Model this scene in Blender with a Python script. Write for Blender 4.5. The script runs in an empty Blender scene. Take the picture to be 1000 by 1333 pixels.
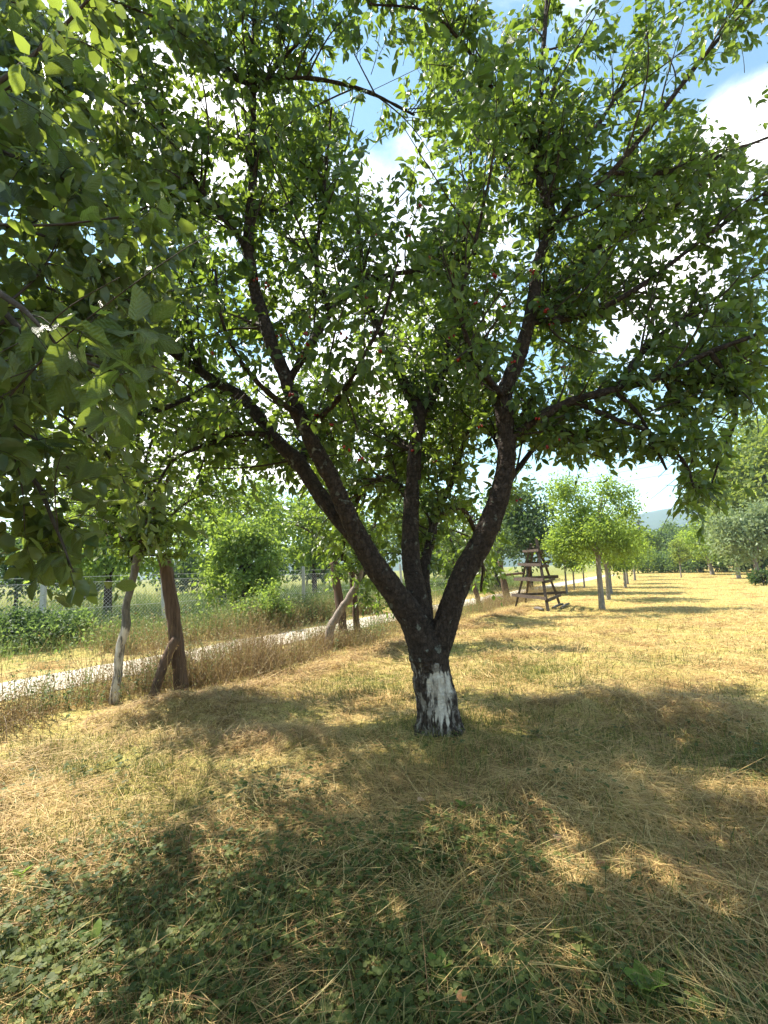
import bpy, math, random
import numpy as np
from mathutils import Vector, Matrix

random.seed(7)
RNG = np.random.default_rng(7)
scene = bpy.context.scene
COL = scene.collection

# ------------------------------------------------------------------ camera
F_PX, CX, CY = 650.0, 500.0, 666.5          # photograph is 1000 x 1333
PITCH, ROLL, CAM_H = math.atan((742 - CY) / F_PX), math.radians(2.0), 1.5
_r0 = np.array([1.0, 0, 0])
_u0 = np.array([0, -math.sin(PITCH), math.cos(PITCH)])
FWD = np.array([0, math.cos(PITCH), math.sin(PITCH)])
RIGHT = math.cos(ROLL) * _r0 - math.sin(ROLL) * _u0
UP = math.cos(ROLL) * _u0 + math.sin(ROLL) * _r0
CAM = np.array([0, 0, CAM_H])

cam_data = bpy.data.cameras.new('camera')
cam_data.sensor_fit = 'HORIZONTAL'
cam_data.sensor_width = 36
cam_data.lens = 36 * F_PX / 1000
cam_data.clip_start = 0.05
cam_data.clip_end = 8000
cam = bpy.data.objects.new('camera', cam_data)
COL.objects.link(cam)
m = Matrix.Identity(4)
for i in range(3):
    m[i][0], m[i][1], m[i][2], m[i][3] = RIGHT[i], UP[i], -FWD[i], CAM[i]
cam.matrix_world = m
scene.camera = cam

# ------------------------------------------------------------------ light
SUN_DIR = np.array([-0.52, 0.31, 0.80])
SUN_DIR /= np.linalg.norm(SUN_DIR)
SUN_EL = math.asin(SUN_DIR[2])
SUN_AZ = math.atan2(SUN_DIR[0], SUN_DIR[1])
sun_data = bpy.data.lights.new('sun', 'SUN')
sun_data.energy = 5.0
sun_data.angle = math.radians(0.53)
sun_data.color = (1.0, 0.93, 0.82)
sun = bpy.data.objects.new('sun', sun_data)
COL.objects.link(sun)
sun.rotation_euler = Vector(SUN_DIR).to_track_quat('Z', 'Y').to_euler()
sun.location = (-20, 12, 40)

scene.view_settings.view_transform = 'Standard'
scene.view_settings.look = 'None'
scene.view_settings.gamma = 1
scene.view_settings.use_curve_mapping = False
scene.view_settings.exposure = 1.55

scene.cycles.max_bounces = 8
scene.cycles.diffuse_bounces = 5
scene.cycles.glossy_bounces = 2
scene.cycles.transmission_bounces = 4
scene.cycles.volume_bounces = 1
scene.cycles.transparent_max_bounces = 8
scene.cycles.caustics_reflective = False
scene.cycles.caustics_refractive = False
scene.cycles.use_denoising = True
scene.cycles.sample_clamp_indirect = 6


def ray(px, py):
    d = RIGHT * ((px - CX) / F_PX) + UP * ((CY - py) / F_PX) + FWD
    return d


def P(px, py, Y):
    d = ray(px, py)
    return CAM + d * (Y / d[1])


def G(px, py, z=0.0):
    d = ray(px, py)
    return CAM + d * ((z - CAM_H) / d[2])


def project(p):
    q = np.asarray(p) - CAM
    dep = np.maximum(q @ FWD, 1e-3)
    return CX + F_PX * (q @ RIGHT) / dep, CY - F_PX * (q @ UP) / dep, q @ FWD


# sky: Nishita + procedural cumulus
world = bpy.data.worlds.new('World')
scene.world = world
world.use_nodes = True
wn, wl = world.node_tree.nodes, world.node_tree.links
wn.clear()
SKY_S = 0.125
out = wn.new('ShaderNodeOutputWorld')
bg = wn.new('ShaderNodeBackground')
bg.inputs['Strength'].default_value = SKY_S
wl.new(bg.outputs[0], out.inputs[0])
sky = wn.new('ShaderNodeTexSky')
sky.sky_type = 'NISHITA'
sky.sun_disc = False
sky.sun_elevation = SUN_EL
sky.sun_rotation = SUN_AZ
sky.air_density = 1.0
sky.dust_density = 0.15
sky.ozone_density = 1.5


def wmath(op, a, b=None, c=None):
    n = wn.new('ShaderNodeMath')
    n.operation = op
    for k, v in enumerate((a, b, c)):
        if v is None:
            continue
        if isinstance(v, (int, float)):
            n.inputs[k].default_value = v
        else:
            wl.new(v, n.inputs[k])
    return n.outputs[0]


tc = wn.new('ShaderNodeTexCoord')
sep = wn.new('ShaderNodeSeparateXYZ')
wl.new(tc.outputs['Generated'], sep.inputs[0])
zc = wmath('ADD', wmath('MAXIMUM', sep.outputs[2], 0.0), 0.22)
comb = wn.new('ShaderNodeCombineXYZ')
wl.new(wmath('DIVIDE', sep.outputs[0], zc), comb.inputs[0])
wl.new(wmath('DIVIDE', sep.outputs[1], zc), comb.inputs[1])
nz = wn.new('ShaderNodeTexNoise')
nz.inputs['Scale'].default_value = 1.7
nz.inputs['Detail'].default_value = 9
nz.inputs['Roughness'].default_value = 0.58
nz.inputs['Distortion'].default_value = 0.25
wl.new(comb.outputs[0], nz.inputs['Vector'])
total = nz.outputs[0]
# where this sky carries its cumulus heaps: (px, py, angular radius, amount)
for (cx_, cy_, rad, amt) in ((975, 150, .17, .42), (870, 330, .16, .30), (240, 190, .30, .22), (500, 470, .34, .22),
                             (650, 330, .2, .12), (130, 640, .34, .2), (330, 620, .25, .15),
                             (960, 10, .2, -.30), (800, 600, .2, -.22), (500, 90, .14, -.2), (960, 480, .12, -.15)):
    d = ray(cx_, cy_)
    d = d / np.linalg.norm(d)
    vd = wn.new('ShaderNodeVectorMath')
    vd.operation = 'DISTANCE'
    wl.new(tc.outputs['Generated'], vd.inputs[0])
    vd.inputs[1].default_value = d
    mr = wn.new('ShaderNodeMapRange')
    mr.interpolation_type = 'SMOOTHSTEP'
    mr.inputs[1].default_value = 0
    mr.inputs[2].default_value = rad
    mr.inputs[3].default_value = amt
    mr.inputs[4].default_value = 0
    wl.new(vd.outputs['Value'], mr.inputs[0])
    total = wmath('ADD', total, mr.outputs[0])
cr = wn.new('ShaderNodeMapRange')
cr.interpolation_type = 'SMOOTHSTEP'
cr.inputs[1].default_value = 0.50
cr.inputs[2].default_value = 0.74
wl.new(total, cr.inputs[0])
shade_n = wn.new('ShaderNodeMapRange')
shade_n.inputs[1].default_value = 0.6
shade_n.inputs[2].default_value = 1.0
shade_n.inputs[3].default_value = 9.5
shade_n.inputs[4].default_value = 7.5
wl.new(total, shade_n.inputs[0])
cc = wn.new('ShaderNodeCombineColor')
wl.new(wmath('MULTIPLY', shade_n.outputs[0], 1.06), cc.inputs[0])
wl.new(wmath('MULTIPLY', shade_n.outputs[0], 1.01), cc.inputs[1])
wl.new(wmath('MULTIPLY', shade_n.outputs[0], .98), cc.inputs[2])
mixw = wn.new('ShaderNodeMix')
mixw.data_type = 'RGBA'
wl.new(cr.outputs[0], mixw.inputs[0])
tint = wn.new('ShaderNodeMix')
tint.data_type = 'RGBA'
tint.blend_type = 'MULTIPLY'
tint.inputs[0].default_value = 1
tint.inputs[7].default_value = (.86, .97, .82, 1)
wl.new(sky.outputs[0], tint.inputs[6])
wl.new(tint.outputs[2], mixw.inputs[6])
wl.new(cc.outputs[0], mixw.inputs[7])
wl.new(mixw.outputs[2], bg.inputs[0])


# ------------------------------------------------------------------ helpers
def _hash(ix, iy, iz):
    h = (ix * 374761393 + iy * 668265263 + iz * 2147483647 + 12345) & 0xFFFFFFFF
    h = ((h ^ (h >> 13)) * 1274126177) & 0xFFFFFFFF
    h = h ^ (h >> 16)
    return (h & 0xFFFF) / 65535.0


def vnoise(x, y, z=None, sc=1.0, seed=0):
    x = np.asarray(x, float) * sc
    y = np.asarray(y, float) * sc
    z = np.zeros_like(x) if z is None else np.asarray(z, float) * sc
    x = x + seed * 17.31
    y = y - seed * 9.77
    fx, fy, fz = np.floor(x), np.floor(y), np.floor(z)
    ix, iy, iz = fx.astype(np.int64), fy.astype(np.int64), fz.astype(np.int64)
    u, v, w = x - fx, y - fy, z - fz
    u, v, w = u * u * (3 - 2 * u), v * v * (3 - 2 * v), w * w * (3 - 2 * w)
    r = 0
    for a in (0, 1):
        for b in (0, 1):
            for c in (0, 1):
                r = r + _hash(ix + a, iy + b, iz + c) * (u if a else 1 - u) * (v if b else 1 - v) * (w if c else 1 - w)
    return r


def fbm(x, y, sc=1.0, seed=0, oct=4):
    r, a, t = 0, 1.0, 0
    for o in range(oct):
        r = r + a * vnoise(x, y, None, sc * 2 ** o, seed + o)
        t += a
        a *= .5
    return r / t


def unit(v):
    return v / np.maximum(np.linalg.norm(v, axis=-1, keepdims=True), 1e-9)


def tag(o, label=None, cat=None, group=None, kind=None):
    for k, v in (('label', label), ('category', cat), ('group', group), ('kind', kind)):
        if v:
            o[k] = v
    return o


def mesh_data(name, V, FS, mat=None, smooth=True, fattr=None, vattr=None):
    """V (n,3); FS list of (m,k) int arrays; fattr / vattr {name: array}."""
    me = bpy.data.meshes.new(name)
    V = np.ascontiguousarray(V, dtype=np.float32)
    FS = [np.asarray(f, dtype=np.int32) for f in FS if len(f)]
    me.vertices.add(len(V))
    me.vertices.foreach_set('co', V.ravel())
    nl = sum(f.size for f in FS)
    nf = sum(len(f) for f in FS)
    me.loops.add(nl)
    me.loops.foreach_set('vertex_index', np.concatenate([f.ravel() for f in FS]))
    tot = np.concatenate([np.full(len(f), f.shape[1], dtype=np.int32) for f in FS])
    st = np.concatenate([[0], np.cumsum(tot)[:-1]]).astype(np.int32)
    me.polygons.add(nf)
    me.polygons.foreach_set('loop_start', st)
    me.polygons.foreach_set('loop_total', tot)
    me.polygons.foreach_set('use_smooth', np.full(nf, smooth, dtype=bool))
    for dom, dct in (('FACE', fattr), ('POINT', vattr)):
        for k, a in (dct or {}).items():
            at = me.attributes.new(k, 'FLOAT', dom)
            at.data.foreach_set('value', np.ascontiguousarray(a, dtype=np.float32))
    me.update(calc_edges=True)
    if mat:
        me.materials.append(mat)
    return me


def link(name, me, parent=None, loc=None):
    o = bpy.data.objects.new(name, me)
    COL.objects.link(o)
    if parent is not None:
        o.parent = parent
    if loc is not None:
        o.location = loc
    return o


def obj(name, V, FS, mat, parent=None, origin=None, **kw):
    V = np.asarray(V, float)
    if origin is not None:
        V = V - np.asarray(origin)
    o = link(name, mesh_data(name, V, FS, mat, **kw), parent)
    if origin is not None and parent is None:
        o.location = origin
    return o


def empty(name, loc, label, cat, group=None):
    o = bpy.data.objects.new(name, None)
    COL.objects.link(o)
    o.location = Vector(loc)
    o.empty_display_size = .2
    tag(o, label, cat, group)
    return o


def join(parts):
    Vs, fs, off = [], {}, 0
    for V, FS in parts:
        Vs.append(V)
        for f in FS:
            fs.setdefault(f.shape[1], []).append(f + off)
        off += len(V)
    return np.concatenate(Vs), [np.concatenate(v) for v in fs.values()]


def tubes(pts, rad, sides=6, cap=True):
    """batch of tubes: pts (n,k,3), rad (n,k)"""
    pts, rad = np.asarray(pts, float), np.asarray(rad, float)
    n, k, _ = pts.shape
    tan = np.empty_like(pts)
    tan[:, 1:-1] = pts[:, 2:] - pts[:, :-2]
    tan[:, 0] = pts[:, 1] - pts[:, 0]
    tan[:, -1] = pts[:, -1] - pts[:, -2]
    tan = unit(tan)
    nrm = np.empty_like(pts)
    d0 = tan[:, 0]
    ref = np.where(np.abs(d0[:, 2:3]) > .8, np.array([[1.0, 0, 0]]), np.array([[0, 0, 1.0]]))
    nrm[:, 0] = unit(np.cross(d0, ref))
    for i in range(1, k):
        v = nrm[:, i - 1]
        v = v - tan[:, i] * np.sum(v * tan[:, i], -1, keepdims=True)
        nrm[:, i] = unit(v)
    bi = np.cross(tan, nrm)
    a = np.arange(sides) * 2 * math.pi / sides
    V = pts[:, :, None, :] + rad[:, :, None, None] * (nrm[:, :, None, :] * np.cos(a)[None, None, :, None] + bi[:, :, None, :] * np.sin(a)[None, None, :, None])
    V = V.reshape(-1, 3)
    base = (np.arange(n) * k * sides)[:, None, None]
    i = (np.arange(k - 1) * sides)[None, :, None]
    j = np.arange(sides)[None, None, :]
    j2 = (j + 1) % sides
    q = np.stack([base + i + j, base + i + j2, base + i + sides + j2, base + i + sides + j], -1).reshape(-1, 4)
    FS = [q]
    if cap:
        b = np.arange(n)[:, None] * k * sides
        FS.append(b + np.arange(sides)[None, ::-1])
        FS.append(b + (k - 1) * sides + np.arange(sides)[None, :])
        if sides == 4:
            FS = [np.concatenate(FS)]
        else:
            FS = [q, np.concatenate(FS[1:])]
    return V, FS


def spline(pts, n):
    """Catmull-Rom resample of rows (any columns)"""
    p = np.asarray(pts, float)
    if len(p) < 3:
        t = np.linspace(0, 1, n)[:, None]
        return p[0] * (1 - t) + p[-1] * t
    q = np.vstack([2 * p[0] - p[1], p, 2 * p[-1] - p[-2]])
    seg = np.linalg.norm(np.diff(p[:, :3], axis=0), axis=1)
    cum = np.concatenate([[0], np.cumsum(seg)])
    s = np.linspace(0, cum[-1], n)
    i = np.clip(np.searchsorted(cum, s, side='right') - 1, 0, len(p) - 2)
    t = ((s - cum[i]) / np.maximum(seg[i], 1e-9))[:, None]
    p0, p1, p2, p3 = q[i], q[i + 1], q[i + 2], q[i + 3]
    return .5 * (2 * p1 + (p2 - p0) * t + (2 * p0 - 5 * p1 + 4 * p2 - p3) * t * t + (3 * p1 - p0 - 3 * p2 + p3) * t ** 3)


def randdir(n):
    return unit(RNG.normal(size=(n, 3)))


def spawn(par, prad, n, lo, hi, k=6, tmin=0.0, along=.5, rnd=.8, up=.2, curve=0.0, out=None, outw=0.0, taper=.25, rr=.55, rmax=9.):
    """grow n shoots from parents (m,kk,3)"""
    seg = np.linalg.norm(np.diff(par, axis=1), axis=2).sum(1)
    idx = RNG.choice(len(par), n, p=seg / seg.sum())
    kk = par.shape[1]
    t = RNG.uniform(tmin, 1, n) * (kk - 1)
    i = np.minimum(t.astype(int), kk - 2)
    f = (t - i)[:, None]
    a, b = par[idx, i], par[idx, i + 1]
    p = a + (b - a) * f
    tan = unit(b - a)
    r0 = prad[idx, i] * (1 - f[:, 0]) + prad[idx, i + 1] * f[:, 0]
    d = tan * along + randdir(n) * rnd + np.array([0, 0, up])
    if out is not None:
        d = d + unit((p - out) * np.array([1, 1, .4])) * outw
    d = unit(d)
    L = RNG.uniform(lo, hi, n)
    s = np.linspace(0, 1, k)[None, :, None]
    wob = randdir(n)[:, None, :] * (.12 * np.sin(s * math.pi)) * L[:, None, None]
    pts = p[:, None, :] + d[:, None, :] * s * L[:, None, None] + np.array([0, 0, 1]) * curve * s ** 2 * L[:, None, None] + wob
    rb = np.minimum(r0 * rr, rmax)
    rad = rb[:, None] * (1 - (1 - taper) * np.linspace(0, 1, k)[None, :])
    return pts, rad


# leaf template: local x across, y along, z up;  columns: x, y, z
LEAF_V = np.array([[0, 0, 0], [-.5, .3, .10], [0, .33, 0], [.5, .3, .10], [-.42, .66, .06], [0, .68, -.04], [.42, .66, .06], [0, 1, -.16]])
LEAF_T = np.array([[0, 2, 1], [0, 3, 2], [4, 5, 7], [5, 6, 7]])
LEAF_Q = np.array([[1, 2, 5, 4], [2, 3, 6, 5]])


def leaf_mesh(pos, d, nrm, L, W, curl=None):
    n = len(pos)
    d = unit(d)
    s = unit(np.cross(d, nrm))
    u = np.cross(s, d)
    c = np.ones(n) if curl is None else curl
    x = LEAF_V[None, :, 0] * W[:, None]
    y = LEAF_V[None, :, 1] * L[:, None]
    z = LEAF_V[None, :, 2] * L[:, None] * c[:, None]
    V = pos[:, None, :] + s[:, None, :] * x[..., None] + d[:, None, :] * y[..., None] + u[:, None, :] * z[..., None]
    b = (np.arange(n) * 8)[:, None, None]
    T = (b + LEAF_T[None]).reshape(-1, 3)
    Q = (b + LEAF_Q[None]).reshape(-1, 4)
    return V.reshape(-1, 3), [T, Q]


def leaf_rnd(r):
    return np.concatenate([np.repeat(r, 4), np.repeat(r, 2)])


def twig_leaves(tw, per, lo, hi, ratio, droop=.35, tmin=.12, flat=.8):
    n, k, _ = tw.shape
    N = n * per
    idx = np.repeat(np.arange(n), per)
    t = np.tile(np.linspace(tmin, 1, per), n) + RNG.uniform(-.05, .05, N)
    t = np.clip(t, 0, 1) * (k - 1)
    i = np.minimum(t.astype(int), k - 2)
    a, b = tw[idx, i], tw[idx, i + 1]
    p = a + (b - a) * (t - i)[:, None]
    tan = unit(b - a)
    side = unit(np.cross(tan, randdir(N)))
    d = unit(tan * .55 + side * .9 + np.array([0, 0, -droop]) + randdir(N) * .25)
    nm = unit(np.array([0, 0, flat]) + randdir(N) * .75)
    L = RNG.uniform(lo, hi, N)
    W = L * ratio * RNG.uniform(.85, 1.15, N)
    p = p + d * .012
    return p, d, nm, L, W


# ------------------------------------------------------------------ materials
def new_mat(name):
    mt = bpy.data.materials.new(name)
    mt.use_nodes = True
    nt = mt.node_tree
    nt.nodes.clear()
    o = nt.nodes.new('ShaderNodeOutputMaterial')
    return mt, nt, o


def N(nt, typ, **kw):
    n = nt.nodes.new(typ)
    for k, v in kw.items():
        setattr(n, k, v)
    return n


def ramp(nt, fac, stops):
    r = nt.nodes.new('ShaderNodeValToRGB')
    els = r.color_ramp.elements
    while len(els) < len(stops):
        els.new(.5)
    for e, (p, c) in zip(els, stops):
        e.position = p
        e.color = (*c, 1)
    nt.links.new(fac, r.inputs[0])
    return r.outputs[0]


def rnd_value(nt):
    at = N(nt, 'ShaderNodeAttribute', attribute_name='rnd')
    oi = N(nt, 'ShaderNodeObjectInfo')
    ad = N(nt, 'ShaderNodeMath', operation='ADD')
    fr = N(nt, 'ShaderNodeMath', operation='FRACT')
    nt.links.new(at.outputs['Fac'], ad.inputs[0])
    nt.links.new(oi.outputs['Random'], ad.inputs[1])
    nt.links.new(ad.outputs[0], fr.inputs[0])
    return fr.outputs[0]


def leaf_material(name, cols, trans, tfac=.42, rough=.42, spec=.45, vein=False):
    mt, nt, o = new_mat(name)
    L = nt.links
    rv = rnd_value(nt)
    c = ramp(nt, rv, [(i / (len(cols) - 1), q) for i, q in enumerate(cols)])
    geo = N(nt, 'ShaderNodeNewGeometry')
    pale = N(nt, 'ShaderNodeMix', data_type='RGBA')
    pale.inputs[0].default_value = .5
    L.new(geo.outputs['Backfacing'], pale.inputs[0])
    L.new(c, pale.inputs[6])
    hs = N(nt, 'ShaderNodeHueSaturation')
    hs.inputs['Saturation'].default_value = .75
    hs.inputs['Value'].default_value = 1.35
    L.new(c, hs.inputs['Color'])
    L.new(hs.outputs[0], pale.inputs[7])
    nz = N(nt, 'ShaderNodeTexNoise')
    nz.inputs['Scale'].default_value = 30
    nz.inputs['Detail'].default_value = 3
    tcn = N(nt, 'ShaderNodeTexCoord')
    L.new(tcn.outputs['Object'], nz.inputs['Vector'])
    mul = N(nt, 'ShaderNodeMix', data_type='RGBA', blend_type='MULTIPLY')
    mul.inputs[0].default_value = .5
    L.new(pale.outputs[2], mul.inputs[6])
    g = ramp(nt, nz.outputs[0], [(.3, (.55, .55, .55)), (.7, (1.25, 1.25, 1.1))])
    L.new(g, mul.inputs[7])
    col = mul.outputs[2]
    bs = N(nt, 'ShaderNodeBsdfPrincipled')
    bs.inputs['Roughness'].default_value = rough
    bs.inputs['Specular IOR Level'].default_value = spec
    if vein:
        at = N(nt, 'ShaderNodeAttribute', attribute_name='vein')
        vm = N(nt, 'ShaderNodeMix', data_type='RGBA')
        L.new(at.outputs['Fac'], vm.inputs[0])
        L.new(col, vm.inputs[6])
        vm.inputs[7].default_value = (.16, .22, .07, 1)
        col = vm.outputs[2]
        nb = N(nt, 'ShaderNodeTexNoise')
        nb.inputs['Scale'].default_value = 9
        nb.inputs['Detail'].default_value = 4
        L.new(tcn.outputs['Object'], nb.inputs['Vector'])
        ax_ = N(nt, 'ShaderNodeAttribute', attribute_name='lx')
        ay_ = N(nt, 'ShaderNodeAttribute', attribute_name='ly')
        e1 = N(nt, 'ShaderNodeMath', operation='MULTIPLY_ADD')
        L.new(ax_.outputs['Fac'], e1.inputs[0])
        e1.inputs[1].default_value = -.75
        L.new(ay_.outputs['Fac'], e1.inputs[2])
        e2 = N(nt, 'ShaderNodeMath', operation='MULTIPLY')
        L.new(e1.outputs[0], e2.inputs[0])
        e2.inputs[1].default_value = 50
        e3 = N(nt, 'ShaderNodeMath', operation='SINE')
        L.new(e2.outputs[0], e3.inputs[0])
        e4 = N(nt, 'ShaderNodeMath', operation='MULTIPLY_ADD')
        L.new(e3.outputs[0], e4.inputs[0])
        e4.inputs[1].default_value = .09
        L.new(nb.outputs[0], e4.inputs[2])
        bp = N(nt, 'ShaderNodeBump')
        bp.inputs['Strength'].default_value = .6
        bp.inputs['Distance'].default_value = .05
        L.new(e4.outputs[0], bp.inputs['Height'])
        L.new(bp.outputs[0], bs.inputs['Normal'])
    L.new(col, bs.inputs['Base Color'])
    tr = N(nt, 'ShaderNodeBsdfTranslucent')
    tv = ramp(nt, rv, [(0, tuple(x * .7 for x in trans)), (.6, trans), (1, tuple(min(1, x * 1.35) for x in trans))])
    L.new(tv, tr.inputs['Color'])
    mx = N(nt, 'ShaderNodeMixShader')
    mx.inputs[0].default_value = tfac
    L.new(bs.outputs[0], mx.inputs[1])
    L.new(tr.outputs[0], mx.inputs[2])
    L.new(mx.outputs[0], o.inputs[0])
    return mt


def bark_material(name, c0, c1, scale=18, ring=True, bump=.6, stretch=(1, 1, 1), lich=None):
    mt, nt, o = new_mat(name)
    L = nt.links
    tcn = N(nt, 'ShaderNodeTexCoord')
    mp = N(nt, 'ShaderNodeMapping')
    mp.inputs['Scale'].default_value = stretch
    L.new(tcn.outputs['Object'], mp.inputs[0])
    nz = N(nt, 'ShaderNodeTexNoise')
    nz.inputs['Scale'].default_value = scale
    nz.inputs['Detail'].default_value = 8
    nz.inputs['Roughness'].default_value = .65
    L.new(mp.outputs[0], nz.inputs['Vector'])
    c = ramp(nt, nz.outputs[0], [(.3, c0), (.68, c1)])
    if lich:
        n2 = N(nt, 'ShaderNodeTexNoise')
        n2.inputs['Scale'].default_value = 11
        n2.inputs['Detail'].default_value = 5
        L.new(tcn.outputs['Object'], n2.inputs['Vector'])
        f = ramp(nt, n2.outputs[0], [(.64, (0, 0, 0)), (.69, (1, 1, 1))])
        mx = N(nt, 'ShaderNodeMix', data_type='RGBA')
        L.new(f, mx.inputs[0])
        L.new(c, mx.inputs[6])
        mx.inputs[7].default_value = (*lich, 1)
        c = mx.outputs[2]
    bs = N(nt, 'ShaderNodeBsdfPrincipled')
    bs.inputs['Roughness'].default_value = .85
    bs.inputs['Specular IOR Level'].default_value = .25
    L.new(c, bs.inputs['Base Color'])
    h = nz.outputs[0]
    if ring:
        wv = N(nt, 'ShaderNodeTexWave', bands_direction='Z')
        wv.inputs['Scale'].default_value = 12
        wv.inputs['Distortion'].default_value = 6
        wv.inputs['Detail'].default_value = 3
        L.new(tcn.outputs['Object'], wv.inputs['Vector'])
        ad = N(nt, 'ShaderNodeMath', operation='MULTIPLY_ADD')
        ad.inputs[1].default_value = .12
        L.new(wv.outputs[1], ad.inputs[0])
        L.new(h, ad.inputs[2])
        h = ad.outputs[0]
        vo = N(nt, 'ShaderNodeTexVoronoi', feature='DISTANCE_TO_EDGE')
        vo.inputs['Scale'].default_value = 26
        mv = N(nt, 'ShaderNodeMapping')
        mv.inputs['Scale'].default_value = (1, 1, .45)
        wrp = N(nt, 'ShaderNodeMix', data_type='RGBA', blend_type='ADD')
        wrp.inputs[0].default_value = .06
        L.new(tcn.outputs['Object'], wrp.inputs[6])
        L.new(nz.outputs['Color'], wrp.inputs[7])
        L.new(wrp.outputs[2], mv.inputs[0])
        L.new(mv.outputs[0], vo.inputs['Vector'])
        ck = ramp(nt, vo.outputs['Distance'], [(0, (.35, .33, .32)), (.12, (1, 1, 1))])
        cm = N(nt, 'ShaderNodeMix', data_type='RGBA', blend_type='MULTIPLY')
        cm.inputs[0].default_value = .75
        L.new(c, cm.inputs[6])
        L.new(ck, cm.inputs[7])
        L.new(cm.outputs[2], bs.inputs['Base Color'])
        a2 = N(nt, 'ShaderNodeMath', operation='MULTIPLY_ADD')
        L.new(ck, a2.inputs[0])
        a2.inputs[1].default_value = .4
        L.new(h, a2.inputs[2])
        h = a2.outputs[0]
    bp = N(nt, 'ShaderNodeBump')
    bp.inputs['Strength'].default_value = bump
    bp.inputs['Distance'].default_value = .02
    L.new(h, bp.inputs['Height'])
    L.new(bp.outputs[0], bs.inputs['Normal'])
    L.new(bs.outputs[0], o.inputs[0])
    mt['bsdf'] = bs.name
    return mt


def plain(name, c0, c1, scale=8, rough=.8, bump=.3, stretch=(1, 1, 1)):
    return bark_material(name, c0, c1, scale, False, bump, stretch)


def blade_material(name, stops, tfac=.3, rough=.6):
    mt, nt, o = new_mat(name)
    L = nt.links
    at = N(nt, 'ShaderNodeAttribute', attribute_name='rnd')
    c = ramp(nt, at.outputs['Fac'], stops)
    bs = N(nt, 'ShaderNodeBsdfPrincipled')
    bs.inputs['Roughness'].default_value = rough
    bs.inputs['Specular IOR Level'].default_value = .3
    L.new(c, bs.inputs['Base Color'])
    tr = N(nt, 'ShaderNodeBsdfTranslucent')
    L.new(c, tr.inputs['Color'])
    mx = N(nt, 'ShaderNodeMixShader')
    mx.inputs[0].default_value = tfac
    L.new(bs.outputs[0], mx.inputs[1])
    L.new(tr.outputs[0], mx.inputs[2])
    L.new(mx.outputs[0], o.inputs[0])
    return mt


M = {}
M['cherry_leaf'] = leaf_material('cherry_leaf', [(.026, .060, .017), (.038, .082, .02), (.056, .105, .024), (.10, .118, .03)], (.27, .39, .04), .42, .40, .45, vein=True)
M['apple_leaf'] = leaf_material('apple_leaf', [(.03, .056, .022), (.045, .078, .026), (.06, .095, .028), (.09, .12, .035)], (.30, .39, .05), .40, .34, .5, vein=True)
M['pear_leaf'] = leaf_material('pear_leaf', [(.085, .15, .03), (.12, .195, .038), (.15, .23, .045), (.185, .25, .055)], (.42, .56, .065), .45, .6, .2)
M['lime_leaf'] = leaf_material('lime_leaf', [(.07, .13, .03), (.10, .17, .035), (.14, .20, .04)], (.33, .45, .06), .45, .6, .2)
M['dark_leaf'] = leaf_material('dark_leaf', [(.03, .065, .025), (.045, .09, .03), (.06, .10, .03)], (.14, .22, .05), .35, .6, .2)
M['mid_leaf'] = leaf_material('mid_leaf', [(.05, .10, .03), (.075, .125, .035), (.10, .15, .04)], (.25, .36, .07), .4, .6, .2)
M['pale_leaf'] = leaf_material('pale_leaf', [(.11, .16, .07), (.15, .20, .10), (.20, .25, .13)], (.28, .36, .12), .35, .6, .2)
M['gold_leaf'] = leaf_material('gold_leaf', [(.065, .115, .025), (.09, .14, .03), (.13, .16, .035)], (.34, .42, .06), .42, .6, .2)
M['bark'] = bark_material('cherry_bark', (.017, .011, .008), (.075, .051, .038), 24, True, 1.0, (1, 1, 1), (.17, .17, .14))
M['twig'] = plain('twig_bark', (.025, .018, .013), (.075, .055, .04), 30)
M['grey_bark'] = bark_material('grey_bark', (.07, .06, .05), (.20, .175, .15), 24, False, .8, (1, 1, .4))
M['post_wood'] = bark_material('post_wood', (.05, .030, .020), (.17, .105, .07), 26, False, .9, (1, 1, .10))
M['old_wood'] = bark_material('weathered_wood', (.030, .022, .017), (.12, .088, .068), 20, False, .6, (1, 1, 1))
M['concrete'] = plain('concrete', (.34, .33, .31), (.50, .49, .46), 30, .9, .3)
M['wire'] = plain('galvanised_wire', (.35, .36, .36), (.5, .5, .5), 10)
M['cable'] = plain('cable', (.05, .05, .055), (.08, .08, .08), 10)

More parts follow.
